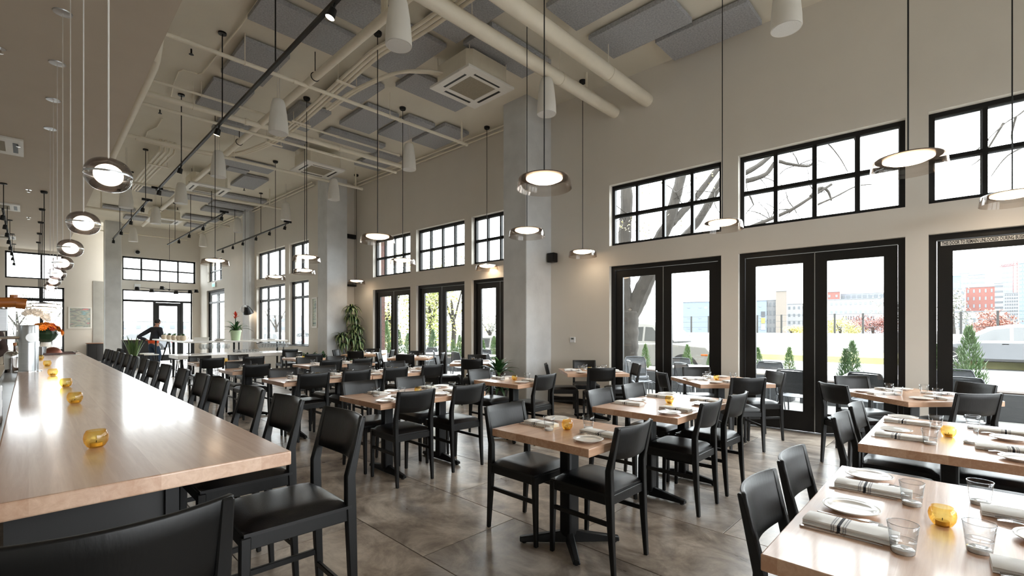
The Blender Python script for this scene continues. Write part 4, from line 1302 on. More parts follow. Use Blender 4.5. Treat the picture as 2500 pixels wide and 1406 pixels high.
def bloom(mat_):
    mb = MB()
    for ring, (n, L_, el) in enumerate(((11, .085, .25), (9, .065, .8))):
        for k in range(n):
            a = 2 * pi * k / n + ring * .3
            ca, sa = cos(a), sin(a)
            tip = (L_ * ca * cos(el), L_ * sa * cos(el), L_ * sin(el))
            wv = .018
            md = tuple(x * .6 for x in tip)
            mb.add([(0, 0, 0), (md[0] - sa * wv, md[1] + ca * wv, md[2] + .004), tip, (md[0] + sa * wv, md[1] - ca * wv, md[2] + .004), (md[0], md[1], md[2] - .004)], [(0, 1, 4), (0, 4, 3), (4, 1, 2), (4, 2, 3)])
    mb.lathe([(0, .025), (.018, .022), (.02, .005), (0, 0)], 8)
    return mb.mesh('bloom', mat_)
bo, br_ = bloom(ORG), bloom(DRD)
MB().lathe([(.05, .2), (.16, .3), (.22, .42), (.17, .55), (.06, .6), (0, .6)], 12).build('foliage', DARKG, t)
for k in range(34):
    a, el = random.uniform(0, 2 * pi), random.uniform(-.2, 1.35)
    r_ = .27
    p = (r_ * cos(a) * cos(el), r_ * sin(a) * cos(el), .42 + .24 * sin(el))
    put('bloom', br_ if k % 5 == 0 else bo, t, p, (0, pi / 2 - el, a), random.uniform(.8, 1.25))
t = thing('orchid', 'white orchid on an arching stem beyond the bar', 'flowers', (-.12, 15.4, .87))
MB().lathe([(0, 0), (.06, 0), (.08, .14), (.07, .14), (0, .1)], 14).build('pot', PORC, t, smooth=True)
arc = bez([(0, 0, .1), (-.12, 0, .45), (-.08, 0, .75), (.1, 0, .93), (.28, 0, .9), (.44, 0, .76)], 5)
MB().tube(arc, .006, 5).build('stem', DARKG, t)
wb = bloom(mat('white_petal', c(240, 236, 232), .5, var=.03))
for k in range(9):
    p = arc[min(len(arc) - 1, 14 + k + k // 3)]
    put('bloom', wb, t, (p.x, p.y - .03, p.z - .02 + .02 * (k % 2)), (radians(75), 0, random.uniform(-.5, .5)), random.uniform(.9, 1.3))
lm = leaf_mesh('leaf', .28, .04, 1.0, GREEN)
rosette(t, lm, 6, (0, 0, .12), .01, (60, 30), 0, (.8, 1))

# ------------------------------------------------------------------ white counter, high table, glassware
t = thing('service_counter', 'low white counter carrying rows of wine glasses', 'counter', (0, 0, 0))
MB().box(2.55, 5.55, 13.85, 14.98, .655, .75).build('top', WHITEM, t, bev=.008)
for x in (2.8, 4.05, 5.3):
    for y in (14.0, 14.8):
        MB().box(x - .03, x + .03, y - .03, y + .03, 0, .655).build('leg', BLACKMET, t)
t = thing('high_table', 'L-shaped white high table on black posts', 'table', (0, 0, 0))
MB().prism([(2.88, 14.86), (5.5, 14.86), (5.5, 15.55), (3.55, 15.55), (3.55, 19.6), (2.88, 19.6)], 1.03, 1.075).build('top', WHITEM, t, bev=.005)
for x, y, z0 in ((2.98, 14.92, .75), (3.05, 14.92, .75), (4.18, 14.92, .75), (5.4, 14.92, .75), (2.95, 16.7, 0), (3.45, 16.7, 0), (2.95, 19.4, 0), (3.45, 19.4, 0), (5.4, 15.45, 0), (4.2, 15.45, 0)):
    mb = MB().cyl((x, y, z0), (x, y, 1.03), .026 if z0 == 0 else .018, n=10)
    mb.lathe([(0, 0), (.06, 0), (.06, .012), (0, .014)], 14, (x, y, z0))
    mb.build('post', BLACKMET, t, smooth=True)
MB().tube([(2.95, 17.0, .4), (3.0, 17.6, 1.0)], .02, 8).tube([(2.95, 18.4, .4), (3.0, 17.8, 1.0)], .02, 8).build('brace', BLACKMET, t)
def wine_proto():
    prof = [(0, 0), (.034, 0), (.034, .002), (.006, .006), (.004, .012), (.004, .09), (.012, .098), (.032, .12), (.04, .15), (.036, .19), (.031, .215)]
    return tag(MB().lathe(prof, 14, cap_top=False).build('wine_glass', TUMB, None, smooth=True, angle=60), 'x', 'wine glass')
wine0 = wine_proto()
ORD = ['first', 'second', 'third', 'fourth', 'fifth', 'sixth', 'seventh', 'eighth', 'ninth', 'tenth', 'eleventh', 'twelfth']
ROW = ['front', 'middle', 'back']
for grp, xa, nx, rows in (('left', 3.18, 9, 3), ('right', 4.62, 11, 3)):
    for i in range(nx):
        for j in range(rows):
            place(wine0, (xa + i * .076, 14.45 + j * .085, .75), 0, 'wine glass, %s from left in %s row, %s end of white counter' % (ORD[i], ROW[j], grp), 'wine glasses on the %s end of the counter' % grp, (1.05, 1.05, 1.2))
short0 = tag(MB().lathe([(0, 0), (.03, 0), (.036, .085)], 14, cap_top=False).build('rocks_glass', TUMB, None, smooth=True), 'x', 'glass')
for i in range(8):
    for j in range(3):
        place(short0, (3.98 + i * .078, 14.45 + j * .085, .75), 0, 'short glass, %s from left in %s row, middle of white counter' % (ORD[i], ROW[j]), 'short glasses on the counter')
# mugs and bowls on the high table
MUG = mat('cream_ceramic', c(222, 206, 184), .35, var=.04)
for k, y in enumerate((18.9, 18.1, 17.4, 16.7, 16.2)):
    nm = ['farthest', 'fourth', 'middle', 'second', 'nearest'][k]
    o = thing('cream_pot', 'cream ceramic pot with a succulent on the high table, %s' % nm, 'pot', (3.1, y, 1.075), 0, 'cream pots on the high table')
    MB().lathe([(0, 0), (.06, 0), (.085, .05), (.08, .12), (.06, .14), (.055, .14), (.07, .05), (0, .01)], 18).build('pot', MUG, o, smooth=True)
    MB().tube(bez([(.08, 0, .1), (.13, 0, .09), (.12, 0, .05), (.075, 0, .04)], 3), .009, 6).build('handle', MUG, o)
    ls = leaf_mesh('leaf', .1, .018, .6, GREEN)
    rosette(o, ls, 8, (0, 0, .12), .02, (75, 20), k, (.7, 1.1))
for k, (x, y) in enumerate(((3.75, 15.15), (3.8, 15.22), (4.75, 15.2), (5.15, 15.2))):
    o = MB().lathe([(0, 0), (.1, 0), (.16, .025), (.155, .028), (.1, .008), (0, .008)], 24).build('serving_plate', PORC, None, smooth=True)
    o.location = (x, y, 1.075 + (.03 if k == 1 else 0))
    tag(o, ['lower plate of the pair left of the bromeliad', 'upper plate of the pair left of the bromeliad', 'white platter right of the bromeliad', 'white platter at the right end of the high table'][k], 'plate', 'plates on the high table')
o = thing('menu_holder', 'tilted white menu board on the high table', 'menu', (3.35, 15.3, 1.075), -.3)
MB().hexa([(-.18, -.12, 0), (.18, -.12, 0), (.18, -.1, 0), (-.18, -.1, 0)], [(-.18, .1, .1), (.18, .1, .1), (.18, .12, .1), (-.18, .12, .1)]).build('board', WHITEP, o)

# wire stools
def wire_stool(x, y, label):
    t = thing('wire_stool', label, 'stool', (x, y, 0), random.uniform(0, 1), 'white wire-base stools')
    MB().lathe([(0, .64), (.17, .64), (.18, .655), (.17, .67), (0, .67)], 24).build('seat', WHITEP, t, smooth=True)
    for k in range(8):
        a, b = 2 * pi * k / 8, 2 * pi * (k + .5) / 8
        a2 = 2 * pi * (k + 1) / 8
        MB().tube([(.15 * cos(a), .15 * sin(a), .64), (.2 * cos(b), .2 * sin(b), .004), (.15 * cos(a2), .15 * sin(a2), .64)], .006, 5).build('wire_leg', BLACKMET, t)
    MB().tube([(.17 * cos(2 * pi * k / 16), .17 * sin(2 * pi * k / 16), .36) for k in range(16)], .006, 5, closed=True).build('ring', BLACKMET, t)
for x, y, nm in ((2.5, 17.9, 'left of the high table, nearer the man'), (2.5, 17.1, 'left of the high table, nearer the counter'), (2.75, 14.3, 'under the left end of the counter'), (3.2, 13.7, 'before the counter, leftmost'), (3.85, 13.65, 'before the counter, middle')):
    wire_stool(x, y, 'white topped wire stool ' + nm)
# low dark partition and console near the entrance
t = thing('host_partition', 'low dark partition under the entrance window', 'partition', (0, 0, 0))
MB().box(2.7, 3.55, 24.7, 24.95, 0, .92).build('panel', BARP, t, bev=.01)
MB().box(2.66, 3.6, 24.66, 24.97, .92, .955).build('cap', wood('partition_wood', c(60, 42, 34), c(96, 70, 56), 'X', .4, .1), t)
t = thing('console_cabinet', 'dark console cabinet against the back wall', 'cabinet', (1.9, 25.8, 0))
MB().box(-.25, .3, -.25, .2, .04, .8).build('body', BARP, t)
MB().box(-.27, .32, -.27, .22, .8, .83).build('top', wood('console_wood', c(120, 84, 60), c(160, 120, 90), 'X', .4, .1), t)
MB().box(-.22, .02, -.262, -.25, .1, .76).build('door', BARP, t, bev=.003)
MB().box(.04, .28, -.262, -.25, .1, .76).build('door', BARP, t, bev=.003)
t = thing('black_high_chair', 'black draped chair at the far end of the bar', 'chair', (1.15, 13.2, 0), pi / 2)
for sx in (-.18, .18):
    for sy in (-.18, .18):
        MB().box(sx - .018, sx + .018, sy - .018, sy + .018, 0, .66).build('leg', CHAIRW, t)
MB().box(-.21, .21, -.21, .21, .66, .72).build('seat', VINYL, t, bev=.01)
MB().slab(lambda u, v: ((u - .5) * .44, -.2 - .05 * v + .02 * sin(u * 9), .70 + .27 * v + .02 * sin(u * 7)), 12, 6, .06).build('draped_coat', mat('black_cloth', c(22, 22, 24), .8, var=.2, vscale=12), t, smooth=True)

# ------------------------------------------------------------------ wall fittings
def art(loc, rz, w_, h_, cols, label, cat='picture'):
    t = thing('framed_picture', label, cat, loc, rz)
    m, nt, b, out = nodes('painted_canvas')
    L = nt.links.new
    tc = N(nt, 'ShaderNodeTexCoord')
    mp = N(nt, 'ShaderNodeMapping')
    mp.inputs['Scale'].default_value = (1.2, 1, 5)
    L(tc.outputs['Object'], mp.inputs[0])
    nz = N(nt, 'ShaderNodeTexNoise')
    nz.inputs['Scale'].default_value = 2.2
    nz.inputs['Detail'].default_value = 4
    L(mp.outputs[0], nz.inputs['Vector'])
    r = N(nt, 'ShaderNodeValToRGB')
    e = r.color_ramp.elements
    e[0].position, e[0].color = .32, cols[0]
    e[1].position, e[1].color = .68, cols[-1]
    for k, q in enumerate(cols[1:-1]):
        z = e.new(.32 + .36 * (k + 1) / (len(cols) - 1))
        z.color = q
    L(nz.outputs[0], r.inputs[0])
    L(r.outputs[0], b.inputs['Base Color'])
    f = .05
    MB().box(-w_ / 2, w_ / 2, -.03, 0, 0, f).box(-w_ / 2, w_ / 2, -.03, 0, h_ - f, h_).box(-w_ / 2, -w_ / 2 + f, -.03, 0, f, h_ - f).box(w_ / 2 - f, w_ / 2, -.03, 0, f, h_ - f).build('frame', WHITEP, t, bev=.003)
    MB().box(-w_ / 2 + f, w_ / 2 - f, -.015, -.004, f, h_ - f).build('canvas', m, t)
art((1.47, 26.1, 1.42), 0, .72, .88, [c(150, 190, 200), c(150, 158, 150), c(190, 190, 176), c(140, 150, 150), c(226, 150, 150)], 'white framed abstract picture on the back wall')
p = wp(13.75, 0, 1.44, 6.41)
art((p.x, p.y, p.z), -pi / 2 + TH, .34, .9, [c(70, 90, 90), c(150, 170, 160), c(200, 210, 190), c(90, 110, 120)], 'tall narrow leaf picture beside the far column')
def wall_speaker(s_, z, label, x0=7.33, big=False):
    p = wp(s_, 0, z, x0)
    t = thing('wall_speaker', label, 'speaker', (p.x, p.y, p.z), TH, 'black wall speakers')
    MB().box(-.16, -.03, -.08, .08, -.09, .09).build('cabinet', BLACKMET, t, smooth=True, bev=.012, seg=2)
    MB().box(-.03, 0, -.03, .03, -.04, .04).build('bracket', BLACKMET, t)
    MB().box(-.165, -.158, -.065, .065, -.075, .075).build('grille', CORDB, t)
wall_speaker(5.72, 2.78, 'black wall speaker right of the concrete column')
for z, nm in ((4.15, 'upper black bar speaker beside the far column'), (2.73, 'lower black bar speaker behind the far pendant')):
    t = thing('wall_speaker', nm, 'speaker', (6.62, 13.2, z), 0, 'black wall speakers')
    MB().box(-.2, .2, -.14, -.02, -.06, .06).build('cabinet', BLACKMET, t, bev=.01)
    MB().box(-.05, .05, -.02, 0, -.03, .03).build('bracket', BLACKMET, t)
p = wp(5.31, 0, 1.16)
t = thing('thermostat', 'small white thermostat on the bare wall', 'thermostat', tuple(p), TH)
MB().box(-.02, 0, -.055, .055, 0, .1).build('case', PLST, t, bev=.004)
MB().box(-.022, -.0195, -.03, .03, .055, .085).build('display', mat('grey_display', c(120, 126, 122), .3, var=.02), t)
MB().box(-.0222, -.0218, -.018, .018, .065, .075).build('digits', CORDB, t)
t = thing('security_camera', 'small dome security camera over the entrance', 'camera', (3.18, 25.0, 4.62))
MB().tube([(0, 0, 0), (0, -.05, 0)], .1, 18).build('mount', PLST, t, smooth=True)
MB().lathe([(.07 * cos(radians(k * 15)), -.07 * sin(radians(k * 15))) for k in range(7)], 16, (0, -.1, .0)).build('dome', BLACKMET, t, smooth=True)
MB().tube([(0, -.05, 0), (0, -.1, 0)], .075, 16).build('housing', BLACKMET, t, smooth=True)
t = thing('wall_box', 'small square white box between the entrance windows', 'alarm', (3.18, 25.0, 3.2))
MB().box(-.1, .1, -.05, 0, -.09, .09).build('case', PLST, t, bev=.008)
p = wp(22.9, 0, 3.17, 6.41)
t = thing('exit_sign', 'green exit sign above the exit door', 'sign', tuple(p), TH)
MB().box(-.05, 0, -.2, .2, 0, .2).build('case', PLST, t, bev=.004)
def text(body, size, mat_, parent, loc, rot, ext=.001, sx=1.0, name='lettering', bold=0.0):
    cu = bpy.data.curves.new('lettering', 'FONT')
    cu.body = body
    cu.size = size
    cu.extrude = ext
    cu.offset = bold
    cu.resolution_u = 2
    to = bpy.data.objects.new('lettering_tmp', cu)
    col.objects.link(to)
    dg = bpy.context.evaluated_depsgraph_get()
    me = bpy.data.meshes.new_from_object(to.evaluated_get(dg))
    bpy.data.objects.remove(to)
    bpy.data.curves.remove(cu)
    me.materials.clear()
    me.materials.append(mat_)
    o = put(name, me, parent, loc, rot, (sx, 1, 1))
    return o
EXITG = mat('green_lettering', c(40, 160, 100), .5, emit=1.2, ecol=(.05, .6, .3, 1), var=.02)
text('EXIT', .17, EXITG, t, (-.052, .18, .04), (pi / 2, 0, -pi / 2))

# door notice
p = wp(0, .095, 0)
t = thing('door_notice', 'white strip reading THIS DOOR TO REMAIN UNLOCKED DURING BUSINESS HOURS', 'sign', tuple(wp(.316, .0, 0)), TH)
MB().box(.094, .0985, -1.3, -.105, 2.385, 2.435).build('strip', WHITEP, t)
text('THIS DOOR TO REMAIN UNLOCKED DURING BUSINESS HOURS', .056, CORDB, t, (.0935, -.115, 2.391), (pi / 2, 0, -pi / 2), .0004, .5, bold=.0016)

# cone lamp by the far column
t = thing('cone_lamp', 'white and dark cone lamp hanging by the far windows', 'lamp', (5.35, 18.4, 2.1))
MB().tube([(0, 0, .1), (0, 0, HC - 2.1)], .006, 6).build('cord', CORDB, t)
MB().lathe([(.15 * cos(radians(k * 12)), .15 * sin(radians(k * 12))) for k in range(-7, 8)], 20).build('shell', PLST, t, smooth=True)
sh = MB().lathe([(.06, .16), (.1, .1), (.17, -.1), (.165, -.1), (.09, .1), (.05, .155)], 24, closed=True).build('shade', BLACKMET, t, smooth=True)
sh.location, sh.rotation_euler = (.06, -.1, -.04), (radians(20), radians(-20), 0)
MB().lathe([(0, -.05), (.13, -.05), (.13, -.04), (0, -.04)], 20).build('diffuser', GLOW, sh)
# entrance chandelier
t = thing('arm_chandelier', 'black six-arm chandelier before the entrance', 'lamp', (3.75, 21.9, 2.9))
MB().tube([(0, 0, .0), (0, 0, HC - 2.9)], .006, 6).build('cord', CORDB, t)
MB().lathe([(0, -.03), (.03, -.03), (.03, .03), (0, .03)], 12).build('hub', BLACKMET, t)
for k, (dx, dy, dz) in enumerate(((-.95, .2, .05), (-.6, -.4, -.05), (-.15, .5, .14), (.1, -.6, -.08), (.6, -.3, -.02), (.92, .25, .06))):
    MB().tube([(0, 0, 0), (dx, dy, dz)], .009, 6).build('arm', BLACKMET, t)
    s_ = MB().lathe([(0, .02), (.06, .02), (.085, -.1), (.08, -.1), (.055, .01), (0, .01)], 16, (dx, dy, dz)).build('shade', BLACKMET, t, smooth=True)
    MB().lathe([(0, -.09), (.075, -.09), (.075, -.085), (0, -.085)], 16, (dx, dy, dz)).build('diffuser', GLOW, s_)

# ------------------------------------------------------------------ people
def skin_body(name, verts, edges, mat_, parent, sub=2):
    me = bpy.data.meshes.new(name)
    me.from_pydata([v[0] for v in verts], edges, [])
    o = put(name, me, parent)
    me.materials.append(mat_)
    sk = o.modifiers.new('skin', 'SKIN')
    sk.use_smooth_shade = True
    for i, v in enumerate(verts):
        r = v[1]
        me.skin_vertices[0].data[i].radius = r if isinstance(r, tuple) else (r, r)
        me.skin_vertices[0].data[i].use_root = (i == 0)
    ss = o.modifiers.new('sub', 'SUBSURF')
    ss.levels = ss.render_levels = sub
    dg = bpy.context.evaluated_depsgraph_get()
    m2 = bpy.data.meshes.new_from_object(o.evaluated_get(dg))
    o.modifiers.clear()
    o.data = m2
    for p in m2.polygons:
        p.use_smooth = True
    return o
SKINM = mat('skin', c(198, 150, 126), .55, var=.05, vscale=12)
NAVY = mat('dark_sweater', c(40, 42, 50), .85, var=.15, vscale=25, bump=.2)
JEAN = mat('blue_jeans', c(52, 72, 96), .85, var=.15, vscale=25)
ORNG = mat('orange_hem', c(232, 88, 40), .8, var=.06)
CAPM = mat('dark_cap', c(44, 42, 44), .8, var=.1)
HAIRM = mat('dark_hair', c(30, 24, 22), .7, var=.2, vscale=40)
SHOE = mat('dark_shoe', c(40, 36, 34), .6, var=.1)

def person(label, loc, rz, top, legs, cap, hem, hand_r=(.30, .42, .98), elbow_r=(.27, .1, 1.12), hand_l=(-.19, .02, .99), elbow_l=(-.44, -.2, 1.1), lean=.06):
    """faces +Y, about 1.75 m; one continuous body, clothing as children"""
    t = thing('person', label, 'person', loc, rz)
    y = lean
    V = [((0, 0, .93), (.15, .115)), ((0, y * .4, 1.1), (.15, .105)), ((0, y, 1.28), (.175, .115)), ((0, y, 1.40), (.15, .095)), ((0, y + .01, 1.48), .058), ((0, y + .03, 1.56), .06),
         ((-.18, y - .01, 1.40), .065), (elbow_l, .048), (hand_l, .034), ((.18, y - .01, 1.40), .065), (elbow_r, .048), (hand_r, .034),
         ((-.1, 0, .88), .1), ((-.11, .03, .5), .068), ((-.12, -.02, .1), .046), ((.1, 0, .88), .1), ((.12, .1, .5), .068), ((.13, .02, .1), .046)]
    E_ = [(0, 1), (1, 2), (2, 3), (3, 4), (4, 5), (3, 6), (6, 7), (7, 8), (3, 9), (9, 10), (10, 11), (0, 12), (12, 13), (13, 14), (0, 15), (15, 16), (16, 17)]
    b = skin_body('body', V, E_, SKINM, t)
    # the jumper: same torso and arms, a little wider, ending at wrists and waist
    g = .014
    el, hl, er, hr = Vector(elbow_l), Vector(hand_l), Vector(elbow_r), Vector(hand_r)
    V2 = [((0, .0, .9), (.165 + g, .125 + g)), ((0, y * .4, 1.1), (.155 + g, .11 + g)), ((0, y, 1.28), (.18 + g, .118 + g)), ((0, y, 1.41), (.155 + g, .1 + g)), ((0, y + .01, 1.475), .068),
          ((-.185, y - .01, 1.405), .07 + g), (tuple(el), .052 + g), (tuple(el + (hl - el) * .86), .042 + g), ((.185, y - .01, 1.405), .07 + g), (tuple(er), .052 + g), (tuple(er + (hr - er) * .86), .042 + g)]
    skin_body('jumper', V2, [(0, 1), (1, 2), (2, 3), (3, 4), (3, 5), (5, 6), (6, 7), (3, 8), (8, 9), (9, 10)], top, t)
    V3 = [((0, 0, .96), (.16 + g, .12 + g)), ((0, 0, .9), (.17, .13)), ((-.1, 0, .85), .105 + g), ((-.11, .03, .5), .075 + g), ((-.12, -.02, .07), .062 + g), ((.1, 0, .85), .105 + g), ((.12, .1, .5), .075 + g), ((.13, .02, .07), .062 + g)]
    skin_body('trousers', V3, [(0, 1), (1, 2), (2, 3), (3, 4), (1, 5), (5, 6), (6, 7)], legs, t)
    if hem:
        MB().lathe([(.178, .9), (.19, .92), (.19, .98), (.178, 1.0)], 24, mod=lambda k, n, i: 1 - .24 * abs(sin(2 * pi * k / n))).build('apron_hem', hem, t, smooth=True)
    for sx, yy in ((-.12, -.02), (.13, .02)):
        MB().hexa([(sx - .045, yy - .08, 0), (sx + .045, yy - .08, 0), (sx + .04, yy + .2, 0), (sx - .04, yy + .2, 0)], [(sx - .035, yy - .06, .1), (sx + .035, yy - .06, .1), (sx + .03, yy + .16, .05), (sx - .03, yy + .16, .05)]).build('shoe', SHOE, t, smooth=True, bev=.02, seg=2)
    # head with features
    hz, hy = 1.645, y + .045
    def headf(u, v):
        th, ph = u * 2 * pi, (v - .5) * pi
        x_, y_, z_ = cos(ph) * cos(th) * .075, cos(ph) * sin(th) * .095, sin(ph) * .115
        if z_ < -.02:
            x_ *= 1 + .35 * (z_ + .02) / .1
            y_ *= 1 + .1 * (z_ + .02) / .1
        return (x_, hy + y_, hz + z_)
    h = MB().grid(headf, 24, 16).build('head', SKINM, t, smooth=True, weld=True)
    MB().hexa([(-.014, hy + .088, hz - .025), (.014, hy + .088, hz - .025), (.01, hy + .115, hz - .022), (-.01, hy + .115, hz - .022)], [(-.006, hy + .09, hz + .02), (.006, hy + .09, hz + .02), (.004, hy + .096, hz + .02), (-.004, hy + .096, hz + .02)]).build('nose', SKINM, h, smooth=True, bev=.003)
    for sx in (-1, 1):
        MB().lathe([(0, -.02), (.008, -.018), (.012, 0), (.009, .02), (0, .024)], 8, (sx * .077, hy - .005, hz)).build('ear', SKINM, h, smooth=True)
        MB().lathe([(0, -.006), (.008, 0), (0, .006)], 8, (sx * .03, hy + .086, hz + .008)).build('eye', CORDB, h)
    MB().box(-.02, .02, hy + .083, hy + .092, hz - .055, hz - .049).build('mouth', mat('lips', c(160, 96, 84), .5, var=.05), h)
    if cap:
        cp = MB().lathe([(.0825, .0), (.083, .03), (.07, .075), (.035, .1), (0, .105)], 22, (0, hy - .006, hz + .025), mod=lambda k, n, i: 1 + .2 * abs(sin(2 * pi * k / n))).build('cap', cap, h, smooth=True)
        MB().slab(lambda u, v: ((u - .5) * .14 * (1 - .25 * v), hy + .085 + .085 * v - .03 * abs(u - .5) * 2, hz + .032 - .015 * v - .012 * (abs(u - .5) * 2) ** 2), 8, 5, .006).build('peak', cap, h, smooth=True) if False else MB().slab(lambda u, v: ((u - .5) * .14 * (1 - .25 * v), hy + .085 + .085 * v - .03 * abs(u - .5) * 2, hz + .032 - .015 * v - .012 * (abs(u - .5) * 2) ** 2), 8, 5, .006).build('cap_peak', cap, h, smooth=True)
        MB().lathe([(.078, -.035), (.0815, 0), (.0815, .04), (.076, .04)], 20, (0, hy - .012, hz), mod=lambda k, n, i: 1.17 if 10 <= k or k == 0 else .96).build('hair', HAIRM, h, smooth=True)
    else:
        MB().lathe([(.078, -.05), (.0835, 0), (.084, .05), (.07, .1), (.035, .125), (0, .13)], 20, (0, hy - .016, hz), mod=lambda k, n, i: 1.2 if 10 <= k or k == 0 else 1.0).build('hair', HAIRM, h, smooth=True)
    # hands: palm, four fingers, thumb
    for hp, ep in ((hr, er), (hl, el)):
        d = (hp - ep).normalized()
        sd = d.cross(Vector((0, 0, 1)))
        sd = sd.normalized() if sd.length > .1 else Vector((1, 0, 0))
        nn = sd.cross(d)
        VV = [(tuple(hp), (.028, .02)), (tuple(hp + d * .06), (.036, .016))]
        EE = [(0, 1)]
        for q, (off, ln) in enumerate(((-.03, .062), (-.01, .075), (.01, .07), (.03, .055))):
            i0 = len(VV)
            b0 = hp + d * .075 + sd * off
            VV += [(tuple(b0), .0095), (tuple(b0 + d * ln * .55 - nn * .012), .009), (tuple(b0 + d * ln * .85 - nn * .035), .008)]
            EE += [(1, i0), (i0, i0 + 1), (i0 + 1, i0 + 2)]
        i0 = len(VV)
        VV += [(tuple(hp + d * .03 + sd * .042), .011), (tuple(hp + d * .065 + sd * .06 - nn * .01), .009)]
        EE += [(0, i0), (i0, i0 + 1)]
        skin_body('hand', VV, EE, SKINM, t, 1)
    return t
person('man in a dark jumper, cap and jeans standing near the entrance', (3.08, 20.7, 0), radians(-62), NAVY, JEAN, CAPM, ORNG, hand_r=(.2, .42, 1.08), elbow_r=(.26, .12, 1.1), hand_l=(-.17, -.06, 1.0), elbow_l=(-.42, -.24, 1.12), lean=.1)
BROWN = mat('dark_brown_shirt', c(58, 40, 34), .85, var=.2, vscale=20)
person('person in a dark brown shirt behind the bar, cut by the left edge', (-.47, 9.7, 0), radians(150), BROWN, BARP, None, None, hand_r=(.2, .34, 1.02), elbow_r=(.3, .06, 1.1), hand_l=(-.2, .34, 1.02), elbow_l=(-.3, .06, 1.1), lean=.05)

# faded back-to-front strokes of the lettering on the middle door's right pane
t = thing('pane_lettering', 'faint grey back-to-front lettering on the middle door pane', 'lettering', WR['loc'], TH)
LETG = glass('faded_lettering', (.7, .7, .71), .3, .1)
def stroke(u0, v0, u1, v1, w_=.006, n_=.1):
    def q(u, v):
        r = (u - 1250) / 1144
        d = (7.33 + n_) / (S + r * C + TH * (C - r * S))
        return (d * (C - r * S), 1.42 - (v - 802) * d / 1144)
    (a, za), (b, zb) = q(u0, v0), q(u1, v1)
    MB().hexa([(n_, a - w_, za), (n_, a + w_, za), (n_ + .001, a + w_, za), (n_ + .001, a - w_, za)], [(n_, b - w_, zb), (n_, b + w_, zb), (n_ + .001, b + w_, zb), (n_ + .001, b - w_, zb)]).build('stroke', LETG, t)
for u0, u1 in ((2056.5, 2060.5), (2066.5, 2066.5), (2072, 2072), (2078, 2078), (2084.7, 2084.7), (2090, 2093), (2098, 2098), (2105, 2113), (2120, 2120), (2126, 2130), (2133.5, 2133.5)):
    stroke(u0, 781, u1, 771)
# ------------------------------------------------------------------ outside
CONCR = mat('pale_pavement', c(120, 119, 116), .9, var=.06, vscale=.6)
ROAD = mat('pale_road', c(118, 118, 117), .9, var=.05, vscale=.4)
STRAW = mat('straw_mulch', c(110, 92, 58), .95, var=.35, vscale=30, bump=.6, bscale=60)
GRASS = mat('dry_grass', c(124, 122, 84), .95, var=.25, vscale=1.2)
struct(MB().box(-80, 420, -320, 320, -.5, -.3).build('ground_road', ROAD), 'pale street beyond the windows')
o = struct(MB().box(.26, 4.9, -14, 14, -.3, -.03).build('ground_patio', CONCR), 'pale paved patio along the doors')
o.location, o.rotation_euler = WR['loc'], WR['rot']
o = struct(MB().box(4.9, 6.6, -14, 14, -.3, -.05).build('ground_mulch', STRAW), 'strip of straw-coloured mulch beside the patio')
o.location, o.rotation_euler = WR['loc'], WR['rot']
struct(MB().box(5.9, 24, 13.6, 40, -.3, -.06).box(-4, 5.9, 26.5, 60, -.3, -.06).build('ground_terrace', CONCR), 'pale pavement outside the entrance')
struct(MB().box(28.5, 36, -80, 60, -.3, .0).build('ground_verge', GRASS), 'strip of dry grass before the white barrier')
# brick pier beside the far bay
def brickmat():
    m, nt, b, out = nodes('red_brick')
    L = nt.links.new
    tc = N(nt, 'ShaderNodeTexCoord')
    mp = N(nt, 'ShaderNodeMapping')
    mp.inputs['Rotation'].default_value = (pi / 2, 0, 0)
    L(tc.outputs['Object'], mp.inputs[0])
    br = N(nt, 'ShaderNodeTexBrick')
    br.inputs['Scale'].default_value = 5
    br.inputs['Color1'].default_value = c(72, 40, 33)
    br.inputs['Color2'].default_value = c(56, 32, 27)
    br.inputs['Mortar'].default_value = c(84, 78, 72)
    br.inputs['Mortar Size'].default_value = .012
    L(mp.outputs[0], br.inputs['Vector'])
    L(br.outputs[0], b.inputs['Base Color'])
    b.inputs['Roughness'].default_value = .85
    return m
BRICK = brickmat()
pr = struct(put('wall_pier', None, None, WR['loc'], WR['rot']), 'red brick pier outside the far window bay')
MB().box(.27, .9, 12.95, 13.5, .75, 6).build('brick_shaft', BRICK, pr)
MB().box(.25, .95, 12.91, 13.54, -.1, .75).build('stone_base', CONC, pr)
struct(MB().box(6.0, 6.7, 13.42, 13.6, -.1, 6).build('wall_outer', BRICK), 'brick outer wall of the set-back')

# planters with dwarf conifers
def conifer_mesh(seed, n=900):
    rnd = random.Random(seed)
    mb = MB()
    for k in range(n):
        h = rnd.random() ** 1.15
        r = .5 * (1 - h) ** .75 * (.25 + .75 * min(1, h * 6 + .35)) * rnd.uniform(.45, 1.0)
        a = rnd.uniform(0, 2 * pi)
        p = Vector((r * cos(a) * .62, r * sin(a) * .62, h * .95))
        up = Vector((cos(a) * .5, sin(a) * .5, 1.1)).normalized() + Vector((rnd.uniform(-.3, .3), rnd.uniform(-.3, .3), 0))
        L_ = rnd.uniform(.06, .12)
        sd = Vector((-sin(a), cos(a), 0)) * .012
        q = p + up * L_
        mb.add([p - sd, p + sd, q, p + up * L_ * .5 + Vector((cos(a), sin(a), 0)) * .014], [(0, 1, 2), (0, 2, 3), (1, 3, 2), (0, 3, 1)])
    return mb
CONIF = leafmat('conifer_needles', c(52, 80, 44), c(84, 108, 62))
cf = [conifer_mesh(s_).mesh('foliage', CONIF) for s_ in (1, 2, 3)]
PLNT = mat('grey_planter', c(48, 50, 53), .6, var=.05)
